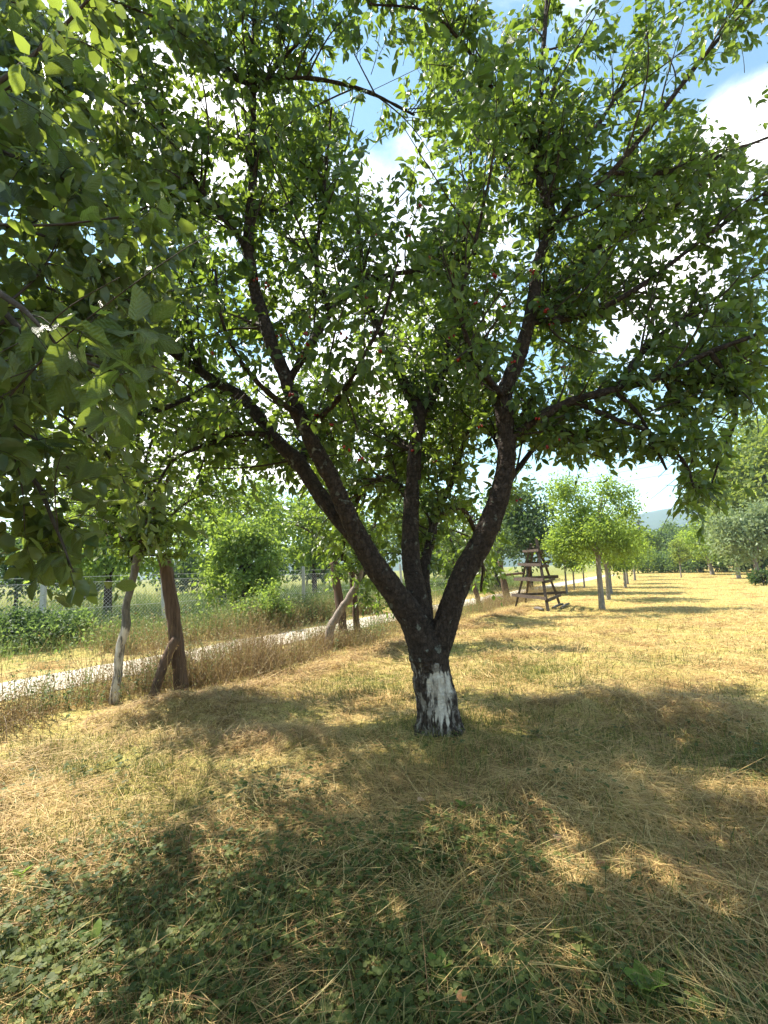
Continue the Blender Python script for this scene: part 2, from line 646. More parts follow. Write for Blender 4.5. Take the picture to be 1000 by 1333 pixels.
# whitewashed version of a bark: peeling white paint low on the trunk
def whitewash(src, name, ztop, zvar, patch=None, amount=.5, zs=.28, cols=((.30, .235, .18), (.64, .56, .47))):
    """paint stays where noise allows, below a wavering height; patch = (point, radius-in-xy scale) restricts to one side"""
    mt = src.copy()
    mt.name = name
    nt = mt.node_tree
    L = nt.links
    bs = nt.nodes[mt['bsdf']]
    base = bs.inputs['Base Color'].links[0].from_socket
    tcn = N(nt, 'ShaderNodeTexCoord')
    sp = N(nt, 'ShaderNodeSeparateXYZ')
    L.new(tcn.outputs['Object'], sp.inputs[0])
    mp = N(nt, 'ShaderNodeMapping')
    mp.inputs['Scale'].default_value = (1, 1, zs)
    L.new(tcn.outputs['Object'], mp.inputs[0])
    nz = N(nt, 'ShaderNodeTexNoise')
    nz.inputs['Scale'].default_value = 19
    nz.inputs['Detail'].default_value = 8
    nz.inputs['Roughness'].default_value = .6
    L.new(mp.outputs[0], nz.inputs['Vector'])

    def mth(op, a, b):
        n = N(nt, 'ShaderNodeMath', operation=op)
        for k, v in enumerate((a, b)):
            if isinstance(v, (int, float)):
                n.inputs[k].default_value = v
            else:
                L.new(v, n.inputs[k])
        return n.outputs[0]
    val = nz.outputs[0]
    hh = N(nt, 'ShaderNodeMapRange')
    hh.inputs[1].default_value = ztop - zvar
    hh.inputs[2].default_value = ztop + zvar
    hh.inputs[3].default_value = amount
    hh.inputs[4].default_value = -.6
    L.new(sp.outputs[2], hh.inputs[0])
    val = mth('ADD', val, hh.outputs[0])
    if patch is not None:
        (pxx, pyy, pzz), (sx, sy, sz) = patch
        m2 = N(nt, 'ShaderNodeMapping', vector_type='TEXTURE')
        m2.inputs['Location'].default_value = (pxx, pyy, pzz)
        m2.inputs['Scale'].default_value = (sx, sy, sz)
        L.new(tcn.outputs['Object'], m2.inputs[0])
        ln = N(nt, 'ShaderNodeVectorMath', operation='LENGTH')
        L.new(m2.outputs[0], ln.inputs[0])
        mr = N(nt, 'ShaderNodeMapRange')
        mr.inputs[1].default_value = .5
        mr.inputs[2].default_value = 1.25
        mr.inputs[3].default_value = .09
        mr.inputs[4].default_value = -.30
        L.new(ln.outputs['Value'], mr.inputs[0])
        val = mth('ADD', val, mr.outputs[0])
    f = ramp(nt, val, [(.48, (0, 0, 0)), (.57, (1, 1, 1))])
    mx = N(nt, 'ShaderNodeMix', data_type='RGBA')
    L.new(f, mx.inputs[0])
    L.new(base, mx.inputs[6])
    wc = ramp(nt, nz.outputs[0], [(.35, cols[0]), (.6, cols[1])])
    L.new(wc, mx.inputs[7])
    L.new(mx.outputs[2], bs.inputs['Base Color'])
    return mt


# ------------------------------------------------------------------ terrain layout
FP0 = G(236, 898)[:2]
FD = np.array([.52, .854])
FD /= np.linalg.norm(FD)
FN = np.array([-FD[1], FD[0]])


def lane_s(x, y):
    return (x - FP0[0]) * FN[0] + (y - FP0[1]) * FN[1]


def lane_a(x, y):
    return (x - FP0[0]) * FD[0] + (y - FP0[1]) * FD[1]


def bump2(x, y, c, rx, ry):
    return np.exp(-(((x - c[0]) / rx) ** 2 + ((y - c[1]) / ry) ** 2))


MOUNDS = [(G(230, 925), 1.1, .35, .10), (G(330, 960), .7, .3, .06), (G(800, 925), 1.2, .45, .10), (G(930, 945), .8, .4, .06), (G(700, 830), 2.0, .5, .05)]


def windrow(x, y):
    x, y = np.asarray(x, float), np.asarray(y, float)
    s, a = lane_s(x, y), lane_a(x, y)
    k = np.clip(fbm(x, y, 1.3, 171, 3) - .25, 0, 1) * 2
    w = .10 * np.exp(-((s + .95 + .3 * np.sin(a * .7)) / .42) ** 2) * np.exp(-np.maximum(a - 9, 0) / 4)
    w2 = .055 * np.exp(-((s + 4.6 + .35 * np.sin(a * .5 + 1)) / .4) ** 2) + .05 * np.exp(-((s + 7.4 + .4 * np.sin(a * .4)) / .45) ** 2)
    return (w + w2 * np.exp(-np.maximum(y - 16, 0) / 8)) * k


def gh(x, y):
    x, y = np.asarray(x, float), np.asarray(y, float)
    near = np.exp(-np.maximum(np.hypot(x, y) - 12, 0) / 20)
    h = (.10 * (fbm(x, y, .35, 3, 3) - .5) + .06 * (fbm(x, y, 1.6, 9, 3) - .5) + .05 * (vnoise(x, y, None, 5.0, 13) - .5)) * near
    for c, rx, ry, a in MOUNDS:
        h = h + a * bump2(x, y, c, rx, ry)
    h = h + windrow(x, y)
    q_ = np.exp(-(np.hypot(x - .53, y - 4.75) / .7) ** 2)
    h = h * (1 - q_) + .065 * q_
    s = lane_s(x, y)
    on = np.exp(-((s - 2.7) / 1.6) ** 4)
    h = h * (1 - on * .8)
    h = h - .02 * near
    h = h + np.maximum(0, np.asarray(y) - 30) * .0 
    return h


GREENS = [(G(470, 885), .9, .6, .75), (G(690, 870), .8, .8, .7), (G(560, 850), 1.5, 1.0, .35), (G(850, 860), .8, .6, .5), (G(610, 825), .9, .6, .5), (G(790, 890), .6, .4, .4), (G(975, 985), .6, .6, .8), (G(60, 1220), .8, .55, .75),
          (G(560, 1110), .35, .3, .8), (G(380, 1270), .5, .35, .6), (G(700, 960), .9, .4, .35), (G(900, 1250), .6, .45, .55), (G(650, 840), 1.6, 1.2, .3),
          (G(420, 960), .5, .3, .4), (G(640, 1300), .5, .4, .35), (G(200, 1090), .9, .5, .4)]


def green(x, y):
    x, y = np.asarray(x, float), np.asarray(y, float)
    g = np.clip((fbm(x, y, .9, 21, 4) - .47) * 3.2, 0, 1) * .55 + np.clip((fbm(x, y, 3.5, 5, 2) - .5) * 3, 0, 1) * .22
    g = g * np.where(y > 6, .55, 1) + np.clip((4.0 - y) / 2.0, 0, 1) * .04
    for c, rx, ry, a in GREENS:
        g = g + a * bump2(x, y, c, rx, ry)
    for c, rx, ry, a in MOUNDS:
        g = g * (1 - .85 * bump2(x, y, c, rx * 1.1, ry * 1.3))
    s = lane_s(x, y)
    g = np.where(s > 4.2, np.clip((s - 5.5) / 3, .15, 1), g)
    return np.clip(g, 0, 1)


def axis(lo, hi, step, far, grow=1.13):
    c = list(np.arange(lo, hi + 1e-6, step))
    v, s = c[-1], step
    while v < far:
        s *= grow
        v += s
        c.append(v)
    v, s = c[0], step
    while v > -far:
        s *= grow
        v -= s
        c.insert(0, v)
    return np.array(c)


def grid(xs, ys):
    X, Y = np.meshgrid(xs, ys)
    nx, ny = len(xs), len(ys)
    i = np.arange(ny - 1)[:, None] * nx + np.arange(nx - 1)[None, :]
    F = np.stack([i, i + 1, i + nx + 1, i + nx], -1).reshape(-1, 4)
    return X.ravel(), Y.ravel(), F


# ground material
mt, nt, o_ = new_mat('field_ground')
L = nt.links
at = N(nt, 'ShaderNodeAttribute', attribute_name='green')
tcn = N(nt, 'ShaderNodeTexCoord')
na = N(nt, 'ShaderNodeTexNoise')
na.inputs['Scale'].default_value = 4.5
na.inputs['Detail'].default_value = 9
na.inputs['Roughness'].default_value = .7
L.new(tcn.outputs['Object'], na.inputs['Vector'])
nb = N(nt, 'ShaderNodeTexNoise')
nb.inputs['Scale'].default_value = 70
nb.inputs['Detail'].default_value = 5
mpg = N(nt, 'ShaderNodeMapping')
mpg.inputs['Scale'].default_value = (1, .5, 1)
L.new(tcn.outputs['Object'], mpg.inputs[0])
L.new(mpg.outputs[0], nb.inputs['Vector'])
straw = ramp(nt, na.outputs[0], [(.28, (.19, .125, .05)), (.45, (.41, .30, .115)), (.7, (.56, .45, .195))])
grass = ramp(nt, na.outputs[0], [(.3, (.08, .10, .025)), (.7, (.24, .26, .06))])
mx = N(nt, 'ShaderNodeMix', data_type='RGBA')
gm = N(nt, 'ShaderNodeMath', operation='MULTIPLY')
gm.inputs[1].default_value = .85
L.new(at.outputs['Fac'], gm.inputs[0])
L.new(gm.outputs[0], mx.inputs[0])
L.new(straw, mx.inputs[6])
L.new(grass, mx.inputs[7])
mu = N(nt, 'ShaderNodeMix', data_type='RGBA', blend_type='MULTIPLY')
mu.inputs[0].default_value = .8
nc = N(nt, 'ShaderNodeTexNoise')
nc.inputs['Scale'].default_value = .9
nc.inputs['Detail'].default_value = 6
nc.inputs['Roughness'].default_value = .65
L.new(tcn.outputs['Object'], nc.inputs['Vector'])
m2 = N(nt, 'ShaderNodeMix', data_type='RGBA', blend_type='MULTIPLY')
m2.inputs[0].default_value = 1
L.new(mx.outputs[2], m2.inputs[6])
L.new(ramp(nt, nc.outputs[0], [(.36, (.56, .44, .36)), (.47, (1, 1, 1)), (.56, (.92, 1.02, .80)), (.68, (1.18, 1.12, 1.05))]), m2.inputs[7])
L.new(m2.outputs[2], mu.inputs[6])
L.new(ramp(nt, nb.outputs[0], [(.34, (.24, .20, .15)), (.56, (1.12, 1.12, 1.1))]), mu.inputs[7])
bs = N(nt, 'ShaderNodeBsdfPrincipled')
bs.inputs['Roughness'].default_value = .95
bs.inputs['Specular IOR Level'].default_value = .1
th = N(nt, 'ShaderNodeAttribute', attribute_name='thatch_shade')  # thatch brown with dark gaps between hay strands painted in as shade
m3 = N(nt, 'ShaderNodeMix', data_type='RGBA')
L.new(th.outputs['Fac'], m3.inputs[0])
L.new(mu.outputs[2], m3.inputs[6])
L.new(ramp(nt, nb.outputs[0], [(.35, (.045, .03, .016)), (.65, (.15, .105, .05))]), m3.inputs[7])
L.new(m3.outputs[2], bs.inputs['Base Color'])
bp = N(nt, 'ShaderNodeBump')
bp.inputs['Strength'].default_value = .8
bp.inputs['Distance'].default_value = .03
L.new(nb.outputs[0], bp.inputs['Height'])
L.new(bp.outputs[0], bs.inputs['Normal'])
L.new(bs.outputs[0], o_.inputs[0])
M['ground'] = mt

xs = axis(-8, 9, .085, 2400)
ys = axis(-1, 15, .085, 2400)
X, Y, Fq = grid(xs, ys)
o = obj('ground', np.stack([X, Y, gh(X, Y)], -1), [Fq], M['ground'], vattr={'green': green(X, Y), 'thatch_shade': np.clip((5.0 - Y) / 2.2, 0, 1) * np.clip(.45 + 1.6 * (fbm(X, Y, 1.1, 181, 3) - .4), 0, 1) + np.zeros_like(X)})  # brown thatch plus painted gap shade, patchy and stronger towards the viewer
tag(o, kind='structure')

# dirt lane
mt, nt, o_ = new_mat('lane_dirt')
L = nt.links
tcn = N(nt, 'ShaderNodeTexCoord')
na = N(nt, 'ShaderNodeTexNoise')
na.inputs['Scale'].default_value = 3
na.inputs['Detail'].default_value = 10
na.inputs['Roughness'].default_value = .7
L.new(tcn.outputs['Object'], na.inputs['Vector'])
bs = N(nt, 'ShaderNodeBsdfPrincipled')
bs.inputs['Roughness'].default_value = .95
L.new(ramp(nt, na.outputs[0], [(.3, (.36, .30, .22)), (.65, (.52, .46, .37))]), bs.inputs['Base Color'])
bp = N(nt, 'ShaderNodeBump')
bp.inputs['Distance'].default_value = .03
L.new(na.outputs[0], bp.inputs['Height'])
L.new(bp.outputs[0], bs.inputs['Normal'])
L.new(bs.outputs[0], o_.inputs[0])
M['lane'] = mt
a_ = np.linspace(-14, 60, 260)
w_ = np.linspace(0, 1, 13)
A_, W_ = np.meshgrid(a_, w_, indexing='ij')
lo = 1.65 + .4 * (fbm(a_, a_ * 0, .7, 31, 3) - .5)
hi = 3.15 + .5 * (fbm(a_, a_ * 0 + 5, .7, 33, 3) - .5)
S_ = lo[:, None] * (1 - W_) + hi[:, None] * W_
LX = FP0[0] + FD[0] * A_ + FN[0] * S_
LY = FP0[1] + FD[1] * A_ + FN[1] * S_
ii = np.arange(259)[:, None] * 13 + np.arange(12)[None, :]
LF = np.stack([ii, ii + 13, ii + 14, ii + 1], -1).reshape(-1, 4)
LZ = gh(LX, LY) + .012 * np.sin(W_ * math.pi) + .002
o = obj('dirt_road', np.stack([LX, LY, LZ + .012], -1).reshape(-1, 3), [LF], M['lane'])
tag(o, kind='structure')

# far hills
M['hill'] = plain('forest_hill', (.016, .034, .026), (.04, .07, .045), .06, .95, .8)
tops = [(-900, 735), (-300, 738), (0, 742), (60, 744), (150, 738), (225, 731), (300, 722), (380, 710), (450, 703), (560, 700), (700, 690), (800, 676), (840, 668), (865, 663), (885, 661), (905, 664), (960, 650), (1050, 640), (1300, 640), (1900, 660)]
tp = np.array([P(a, b, 1100) for a, b in tops])
hx = np.linspace(tp[0, 0], tp[-1, 0], 260)
hz = np.interp(hx, tp[:, 0], tp[:, 2])
hz = hz + 5 * (fbm(hx, hx * 0, .02, 44, 4) - .5)
prof = [(0, -.9), (.08, .05), (.3, .35), (.5, .62), (.75, .88), (1, 1), (1.25, .9), (1.6, .5), (1.9, -.05)]
HV = []
for t, hgt in prof:
    yy = 650 + 450 * t
    zz = np.where(hgt >= 0, hz * hgt, -1) + (12 * (fbm(hx, hx * 0 + t * 300, .015, 51, 4) - .5) if 0 < t < 1 and hgt > 0 else 0)
    HV.append(np.stack([hx * yy / 1100, np.full_like(hx, yy), np.maximum(zz, -.9)], -1))
HV = np.concatenate(HV)
ii = np.arange(len(prof) - 1)[:, None] * 260 + np.arange(259)[None, :]
HF = np.stack([ii, ii + 1, ii + 261, ii + 260], -1).reshape(-1, 4)
o = obj('hills', HV, [HF], M['hill'])
tag(o, kind='structure')


# ------------------------------------------------------------------ main cherry tree
TY = 4.75


def limb(lst):
    """rows (px, py, depth, width_px) -> (k,4) array of world points and radius"""
    r = []
    for px, py, Yd, w in lst:
        p = P(px, py, Yd)
        r.append([*p, w / 2 / F_PX * Yd])
    return np.array(r)


RB = [(556, 848, 4.74, 40), (536, 806, 4.70, 36), (510, 768, 4.62, 31), (480, 722, 4.52, 28), (450, 660, 4.42, 23), (415, 590, 4.32, 21), (390, 540, 4.26, 20), (370, 490, 4.2, 19), (350, 430, 4.15, 17), (326, 352, 4.1, 16), (327, 270, 4.05, 13), (331, 200, 4.0, 11), (330, 110, 3.95, 10), (332, 20, 3.9, 8), (335, -80, 3.9, 5)]
RA = [(492, 742, 4.55, 24), (470, 708, 4.55, 22), (432, 665, 4.62, 20), (390, 605, 4.72, 19), (352, 562, 4.82, 17), (320, 522, 4.92, 15), (285, 497, 5.0, 13), (240, 470, 5.1, 10), (205, 430, 5.2, 8), (180, 380, 5.3, 5)]
RC = [(556, 835, 4.76, 30), (544, 785, 4.82, 26), (536, 725, 4.93, 24), (537, 650, 5.05, 20), (540, 585, 5.15, 18), (545, 545, 5.2, 16), (522, 482, 5.3, 11), (490, 420, 5.4, 9), (470, 340, 5.5, 7), (465, 250, 5.5, 5)]
RC1 = [(544, 550, 5.2, 12), (572, 500, 5.3, 11), (585, 440, 5.4, 9), (600, 360, 5.4, 7), (610, 260, 5.4, 6), (615, 150, 5.4, 4)]
RC2 = [(560, 825, 4.80, 14), (554, 755, 5.0, 13), (558, 710, 5.12, 12), (570, 670, 5.3, 10), (590, 620, 5.5, 8), (610, 560, 5.7, 5)]
RD = [(564, 855, 4.74, 36), (580, 815, 4.72, 31), (599, 755, 4.68, 29), (630, 702, 4.62, 29), (652, 640, 4.58, 26), (661, 580, 4.55, 24), (657, 515, 4.5, 22), (678, 455, 4.5, 19), (690, 410, 4.45, 17), (700, 340, 4.4, 14), (718, 290, 4.35, 13), (703, 240, 4.3, 11), (698, 160, 4.25, 9), (708, 60, 4.2, 7), (715, -60, 4.2, 5)]
RD2 = [(716, 295, 4.35, 10), (742, 268, 4.3, 9), (795, 225, 4.2, 8), (850, 160, 4.1, 7), (915, 75, 4.0, 6), (985, -5, 3.9, 4)]
RE = [(660, 575, 4.55, 14), (700, 545, 4.45, 13), (745, 522, 4.35, 12), (800, 508, 4.2, 11), (860, 490, 4.1, 9), (925, 458, 4.0, 7), (1000, 430, 3.9, 5), (1060, 400, 3.8, 3)]
RE2 = [(690, 420, 4.45, 10), (760, 410, 4.4, 9), (830, 375, 4.3, 7), (910, 315, 4.2, 6), (990, 255, 4.1, 5), (1060, 200, 4.0, 3)]
RE3 = [(745, 522, 4.35, 7), (800, 545, 4.3, 6), (850, 565, 4.2, 5), (890, 600, 4.1, 4), (905, 640, 4.05, 3)]
RB2 = [(378, 492, 4.22, 12), (410, 440, 4.3, 11), (432, 405, 4.4, 10), (460, 378, 4.5, 9), (505, 358, 4.6, 7), (560, 350, 4.7, 6), (620, 330, 4.8, 4)]
RB3 = [(430, 408, 4.4, 8), (412, 345, 4.4, 7), (418, 280, 4.4, 6), (425, 215, 4.35, 5), (432, 140, 4.3, 3)]
RB4 = [(325, 330, 4.1, 11), (298, 288, 4.0, 9), (265, 250, 3.9, 8), (235, 205, 3.8, 6), (205, 150, 3.7, 5), (180, 90, 3.6, 3)]
RB5 = [(330, 112, 3.95, 9), (300, 98, 3.9, 8), (270, 68, 3.8, 7), (228, 20, 3.7, 6), (200, -30, 3.6, 4)]
RB6 = [(331, 108, 3.95, 8), (365, 101, 4.0, 7), (420, 104, 4.1, 6), (480, 120, 4.2, 5), (540, 150, 4.3, 3)]
RB7 = [(333, 118, 3.95, 6), (370, 75, 4.0, 5), (410, 30, 4.0, 4), (440, -30, 4.0, 3)]
RA2 = [(356, 566, 4.8, 9), (310, 565, 4.7, 7), (265, 580, 4.6, 5), (225, 600, 4.5, 4), (200, 640, 4.4, 3)]
RA3 = [(262, 482, 5.05, 8), (247, 440, 5.2, 6), (243, 390, 5.4, 5), (255, 330, 5.5, 3)]
RF = [(700, 200, 4.28, 8), (650, 130, 4.05, 6), (605, 60, 3.8, 5), (555, 15, 3.6, 4), (480, 5, 3.4, 3)]
RH = [(661, 560, 4.55, 10), (630, 500, 4.9, 8), (600, 440, 5.4, 7), (590, 370, 5.9, 5), (600, 300, 6.2, 3)]
RI = [(690, 410, 4.45, 10), (720, 380, 5.0, 8), (770, 330, 5.5, 6), (820, 270, 5.9, 5), (850, 200, 6.1, 3)]
RJ = [(400, 560, 4.3, 10), (440, 520, 4.0, 8), (470, 470, 3.7, 6), (500, 410, 3.5, 5), (520, 330, 3.4, 3)]
RK = [(657, 520, 4.5, 10), (620, 470, 4.1, 8), (600, 400, 3.8, 6), (620, 310, 3.6, 5), (640, 220, 3.5, 3)]
RL = [(537, 655, 5.05, 11), (505, 622, 5.6, 9), (472, 640, 6.2, 7), (452, 690, 6.6, 5), (445, 730, 6.8, 3)]
RM = [(569, 675, 5.3, 9), (598, 660, 5.8, 8), (618, 690, 6.2, 6), (628, 735, 6.4, 4), (626, 770, 6.5, 3)]
RN = [(540, 590, 5.14, 11), (565, 590, 5.9, 9), (595, 560, 6.6, 7), (630, 540, 7.2, 4)]
RO = [(392, 607, 4.72, 10), (405, 565, 5.5, 9), (430, 565, 6.3, 7), (440, 620, 6.9, 4)]
RP = [(350, 430, 4.15, 10), (330, 420, 4.9, 8), (290, 400, 5.6, 7), (270, 340, 6.2, 5), (260, 250, 6.6, 3)]
RQ = [(331, 200, 4.0, 8), (370, 190, 4.5, 7), (410, 220, 5.2, 6), (450, 280, 5.8, 5), (500, 290, 6.3, 3)]
RS = [(390, 540, 4.26, 9), (360, 520, 3.9, 8), (320, 480, 3.6, 6), (290, 420, 3.4, 5), (280, 350, 3.3, 3)]
RU = [(703, 240, 4.3, 8), (670, 230, 4.8, 7), (640, 180, 5.3, 6), (590, 120, 5.7, 4), (560, 60, 5.9, 3)]
RV = [(240, 470, 5.1, 9), (185, 435, 4.8, 8), (115, 405, 4.5, 6), (40, 380, 4.3, 4)]
RW = [(262, 248, 3.9, 8), (195, 255, 4.1, 7), (115, 240, 4.3, 5), (30, 230, 4.3, 3)]
RX = [(228, 20, 3.7, 6), (160, 50, 3.9, 6), (90, 90, 4.0, 5), (20, 100, 4.1, 3)]
RY = [(285, 497, 5.0, 9), (230, 525, 4.6, 7), (165, 545, 4.3, 5), (100, 560, 4.1, 3)]
RE4 = [(800, 508, 4.2, 8), (850, 445, 4.4, 7), (920, 395, 4.6, 5), (1000, 350, 4.7, 3)]
RE5 = [(860, 490, 4.1, 7), (905, 500, 4.5, 6), (950, 480, 4.8, 5), (1010, 470, 5.0, 3)]
RD3 = [(692, 408, 4.45, 9), (740, 350, 4.7, 8), (800, 310, 4.9, 6), (870, 275, 5.0, 5), (945, 215, 5.1, 3)]
RD4 = [(703, 240, 4.3, 8), (758, 190, 4.5, 7), (808, 115, 4.6, 5), (850, 30, 4.7, 3)]
RD5 = [(795, 225, 4.2, 7), (860, 225, 4.5, 6), (930, 205, 4.7, 5), (1010, 175, 4.8, 3)]
RC3 = [(540, 590, 5.14, 10), (500, 560, 5.8, 8), (450, 540, 6.4, 6), (420, 480, 6.8, 4)]
RC4 = [(545, 548, 5.2, 10), (560, 500, 6.0, 8), (530, 450, 6.7, 6), (490, 430, 7.2, 4)]
RD6 = [(658, 600, 4.56, 10), (640, 560, 5.3, 8), (600, 500, 6.1, 6), (570, 430, 6.7, 4)]
RD7 = [(650, 645, 4.58, 9), (690, 590, 5.3, 7), (730, 540, 6.0, 6), (760, 470, 6.5, 4)]
RA4 = [(400, 620, 4.7, 9), (360, 590, 5.4, 7), (320, 560, 6.0, 6), (280, 500, 6.4, 4)]
RB8 = [(328, 270, 4.05, 8), (370, 270, 4.6, 7), (400, 230, 5.2, 5), (400, 160, 5.6, 3)]
RE6 = [(800, 508, 4.2, 7), (832, 540, 4.3, 5), (852, 578, 4.3, 4), (868, 612, 4.3, 3)]
RE7 = [(700, 545, 4.45, 7), (730, 560, 4.6, 5), (770, 575, 4.7, 4), (805, 585, 4.7, 3)]
RE8 = [(925, 458, 4.0, 6), (952, 500, 4.1, 5), (958, 545, 4.1, 4), (940, 590, 4.1, 3), (925, 635, 4.1, 2)]
RE9 = [(862, 490, 4.1, 6), (885, 530, 4.4, 5), (905, 570, 4.6, 4), (895, 620, 4.7, 2)]
RT = [(574, 968, TY, 62), (572, 946, TY, 55), (568, 915, TY, 49), (562, 875, 4.75, 48), (556, 842, 4.74, 48), (553, 822, 4.74, 34)]
MAINS = [RT, RB, RA, RC, RC2, RD]
SECOND = [RC1, RD2, RE, RE2, RE3, RB2, RB3, RB4, RB5, RB6, RB7, RA2, RA3, RF, RH, RI, RJ, RK, RL, RM, RN, RO, RP, RQ, RS, RU, RV, RW, RX, RY, RE4, RE5, RD3, RD4, RD5, RE6, RE7, RE8, RE9, RC3, RC4, RD6, RD7, RA4, RB8]

base0 = G(572, 948)
tree = empty('cherry_tree', base0, 'big spreading cherry tree with dark forked limbs and peeling white paint on its trunk', 'tree')
T0 = np.array(base0)
parts, tails = [], []
mains_res = []
for k, r in enumerate(MAINS):
    s = spline(limb(r), max(14, len(r) * 6))
    mains_res.append(s)
    if k == 0:
        body = s
    else:
        cut = np.where(s[:, 3] < .030)[0]
        c = cut[0] if len(cut) and cut[0] > 4 else len(s)
        body = s[:c]
        if c < len(s):
            tails.append(s[c - 2:])
    b = body.copy()
    b[:, 3] *= 1 + .10 * (vnoise(np.arange(len(b)) * .7, np.full(len(b), k * 5.0)) - .5)
    b[:, :3] += .03 * (np.stack([vnoise(np.arange(len(b)) * .22, np.full(len(b), k * 7.0 + 3 * q)) for q in range(3)], -1) - .5) * np.minimum(1, np.arange(len(b)) / 8)[:, None] * (1 if k else .5)
    V, FS = tubes(b[None, :, :3], b[None, :, 3], 20)
    parts.append((V, FS))
V, FS = join(parts)
tmp = link('tmp_trunk', mesh_data('tmp_trunk', V - T0, FS))
md = tmp.modifiers.new('r', 'REMESH')
md.mode = 'VOXEL'
md.voxel_size = .0095
md2 = tmp.modifiers.new('s', 'SMOOTH')
md2.iterations = 7
dg = bpy.context.evaluated_depsgraph_get()
me = bpy.data.meshes.new_from_object(tmp.evaluated_get(dg))
bpy.data.objects.remove(tmp)
me.name = 'trunk'
n = len(me.vertices)
co = np.empty(n * 3, dtype=np.float32)
no = np.empty(n * 3, dtype=np.float32)
me.vertices.foreach_get('co', co)
me.vertices.foreach_get('normal', no)
co, no = co.reshape(-1, 3), no.reshape(-1, 3)
dz = np.clip(1 - co[:, 2] / 1.1, .25, 1)
nn = 1 - 2 * np.abs(vnoise(co[:, 0], co[:, 1], co[:, 2] * .3, 22, 2) - .5) - .6
n2 = vnoise(co[:, 0], co[:, 1], co[:, 2] * .5, 9, 6) - .5
n3 = vnoise(co[:, 0], co[:, 1], co[:, 2], 60, 8) - .5
low = np.clip(.16 - co[:, 2], 0, .16) / .16
ang = np.arctan2(co[:, 1], co[:, 0])
co += no * (nn * .048 * dz + n2 * .03 * dz + n3 * .008 + .045 * low * (.35 + .65 * np.sin(ang * 5 + 1)))[:, None]
me.vertices.foreach_set('co', co.ravel())
me.polygons.foreach_set('use_smooth', np.ones(len(me.polygons), dtype=bool))
me.materials.clear()
pc = np.array(P(571, 900, TY - .17)) - T0
M['cherry_base'] = whitewash(M['bark'], 'cherry_base', .74, .10, None, -.015, .4, ((.10, .08, .064), (.26, .225, .19)))
M['cherry_trunk'] = whitewash(M['cherry_base'], 'cherry_trunk', .62, .06, ((pc[0] + .012, pc[1], pc[2] - .01), (.135, .25, .36)), .02, .2)
me.materials.append(M['cherry_trunk'])
me.update()
link('trunk', me, tree)

seclim = [spline(limb(r), max(12, len(r) * 5)) for r in SECOND] + tails
for s in seclim:
    V, FS = tubes(s[None, :, :3], s[None, :, 3] * (1 + .12 * RNG.normal(size=len(s)))[None, :], 9)
    obj('branch', V - T0, FS, M['bark'], tree)


def pieces(splines, k=8, rmax=.05):
    """cut limbs into k-point pieces (only where they are thin enough to sprout)"""
    out, rad = [], []
    for s in splines:
        s = s[s[:, 3] < rmax]
        if len(s) < 4:
            continue
        Ltot = np.linalg.norm(np.diff(s[:, :3], axis=0), axis=1).sum()
        m = max(1, int(round(Ltot / .8)))
        q = spline(s, m * (k - 1) + 1)
        for i in range(m):
            z = q[i * (k - 1):i * (k - 1) + k]
            out.append(z[:, :3])
            rad.append(z[:, 3])
    return np.array(out), np.array(rad)


PP, PR = pieces(mains_res[1:] + seclim[:len(SECOND)])
crown_c = np.array(P(580, 420, 4.6))
b1, r1 = spawn(PP, PR, 800, .3, 1.0, 7, 0, .45, .75, .30, .05, crown_c, .35, .3, .5, .013)
b2, r2 = spawn(b1, r1, 900, .25, .75, 7, .15, .35, .9, .12, -.02, None, 0, .3, .6, .007)
b1, r1 = np.concatenate([b1, b2]), np.concatenate([r1, r2])
tw1, tr1 = spawn(b1, r1, 6000, .14, .46, 5, .1, .45, .85, .12, -.12, None, 0, .35, .5, .004)
tw2, tr2 = spawn(PP, PR, 1300, .12, .4, 5, 0, .3, .9, .15, -.1, None, 0, .35, .3, .004)
tw, trd = np.concatenate([tw1, tw2]), np.concatenate([tr1, tr2])


def prune(tw):
    """keep the crown open where it is open: gaps, lower edge of the crown, clear space round the trunk"""
    px, py, dep = project(tw.mean(1))
    keep = np.ones(len(tw), bool)
    for cx_, cy_, rx, ry, pr in ((495, 92, 60, 30, .85), (975, 135, 85, 62, .93), (880, 335, 38, 40, .7), (870, 25, 40, 40, .6),
                                 (985, 350, 60, 50, .5), (612, 205, 18, 30, .6),
                                 (785, 640, 95, 42, 1), (862, 640, 28, 45, .9), (985, 590, 40, 60, .9), (690, 640, 60, 70, .9)):
        ins = ((px - cx_) / rx) ** 2 + ((py - cy_) / ry) ** 2 < 1
        keep &= ~(ins & (RNG.random(len(tw)) < pr))
    lim = np.interp(px, [0, 200, 300, 385, 430, 520, 590, 645, 690, 760, 840, 900, 930, 1000], [640, 690, 665, 650, 770, 745, 765, 765, 620, 612, 625, 675, 655, 540])
    keep &= py < lim + RNG.uniform(-25, 15, len(tw))
    keep &= dep > 1.6
    # the two big limbs stay readable: few leaves sit right in front of them
    for lm in (RB, RD, RA):
        a = np.array(lm, float)
        a = spline(a, 60)
        dd_ = np.hypot(px[:, None] - a[None, :, 0], py[:, None] - a[None, :, 1])
        j = dd_.argmin(1)
        keep &= ~((dd_.min(1) < 20) & (dep < a[j, 2] + .05) & (RNG.random(len(tw)) < .8))
    return keep


kp = prune(tw)
tw, trd = tw[kp], trd[kp]
b1k = prune(b1) & prune(b1) & prune(b1)
V, FS = tubes(b1[b1k], r1[b1k], 5, False)
tag(obj('twig', V - T0, FS, M['twig'], tree), kind='stuff')
V, FS = tubes(tw, trd, 3, False)
tag(obj('shoot', V - T0, FS, M['twig'], tree), kind='stuff')


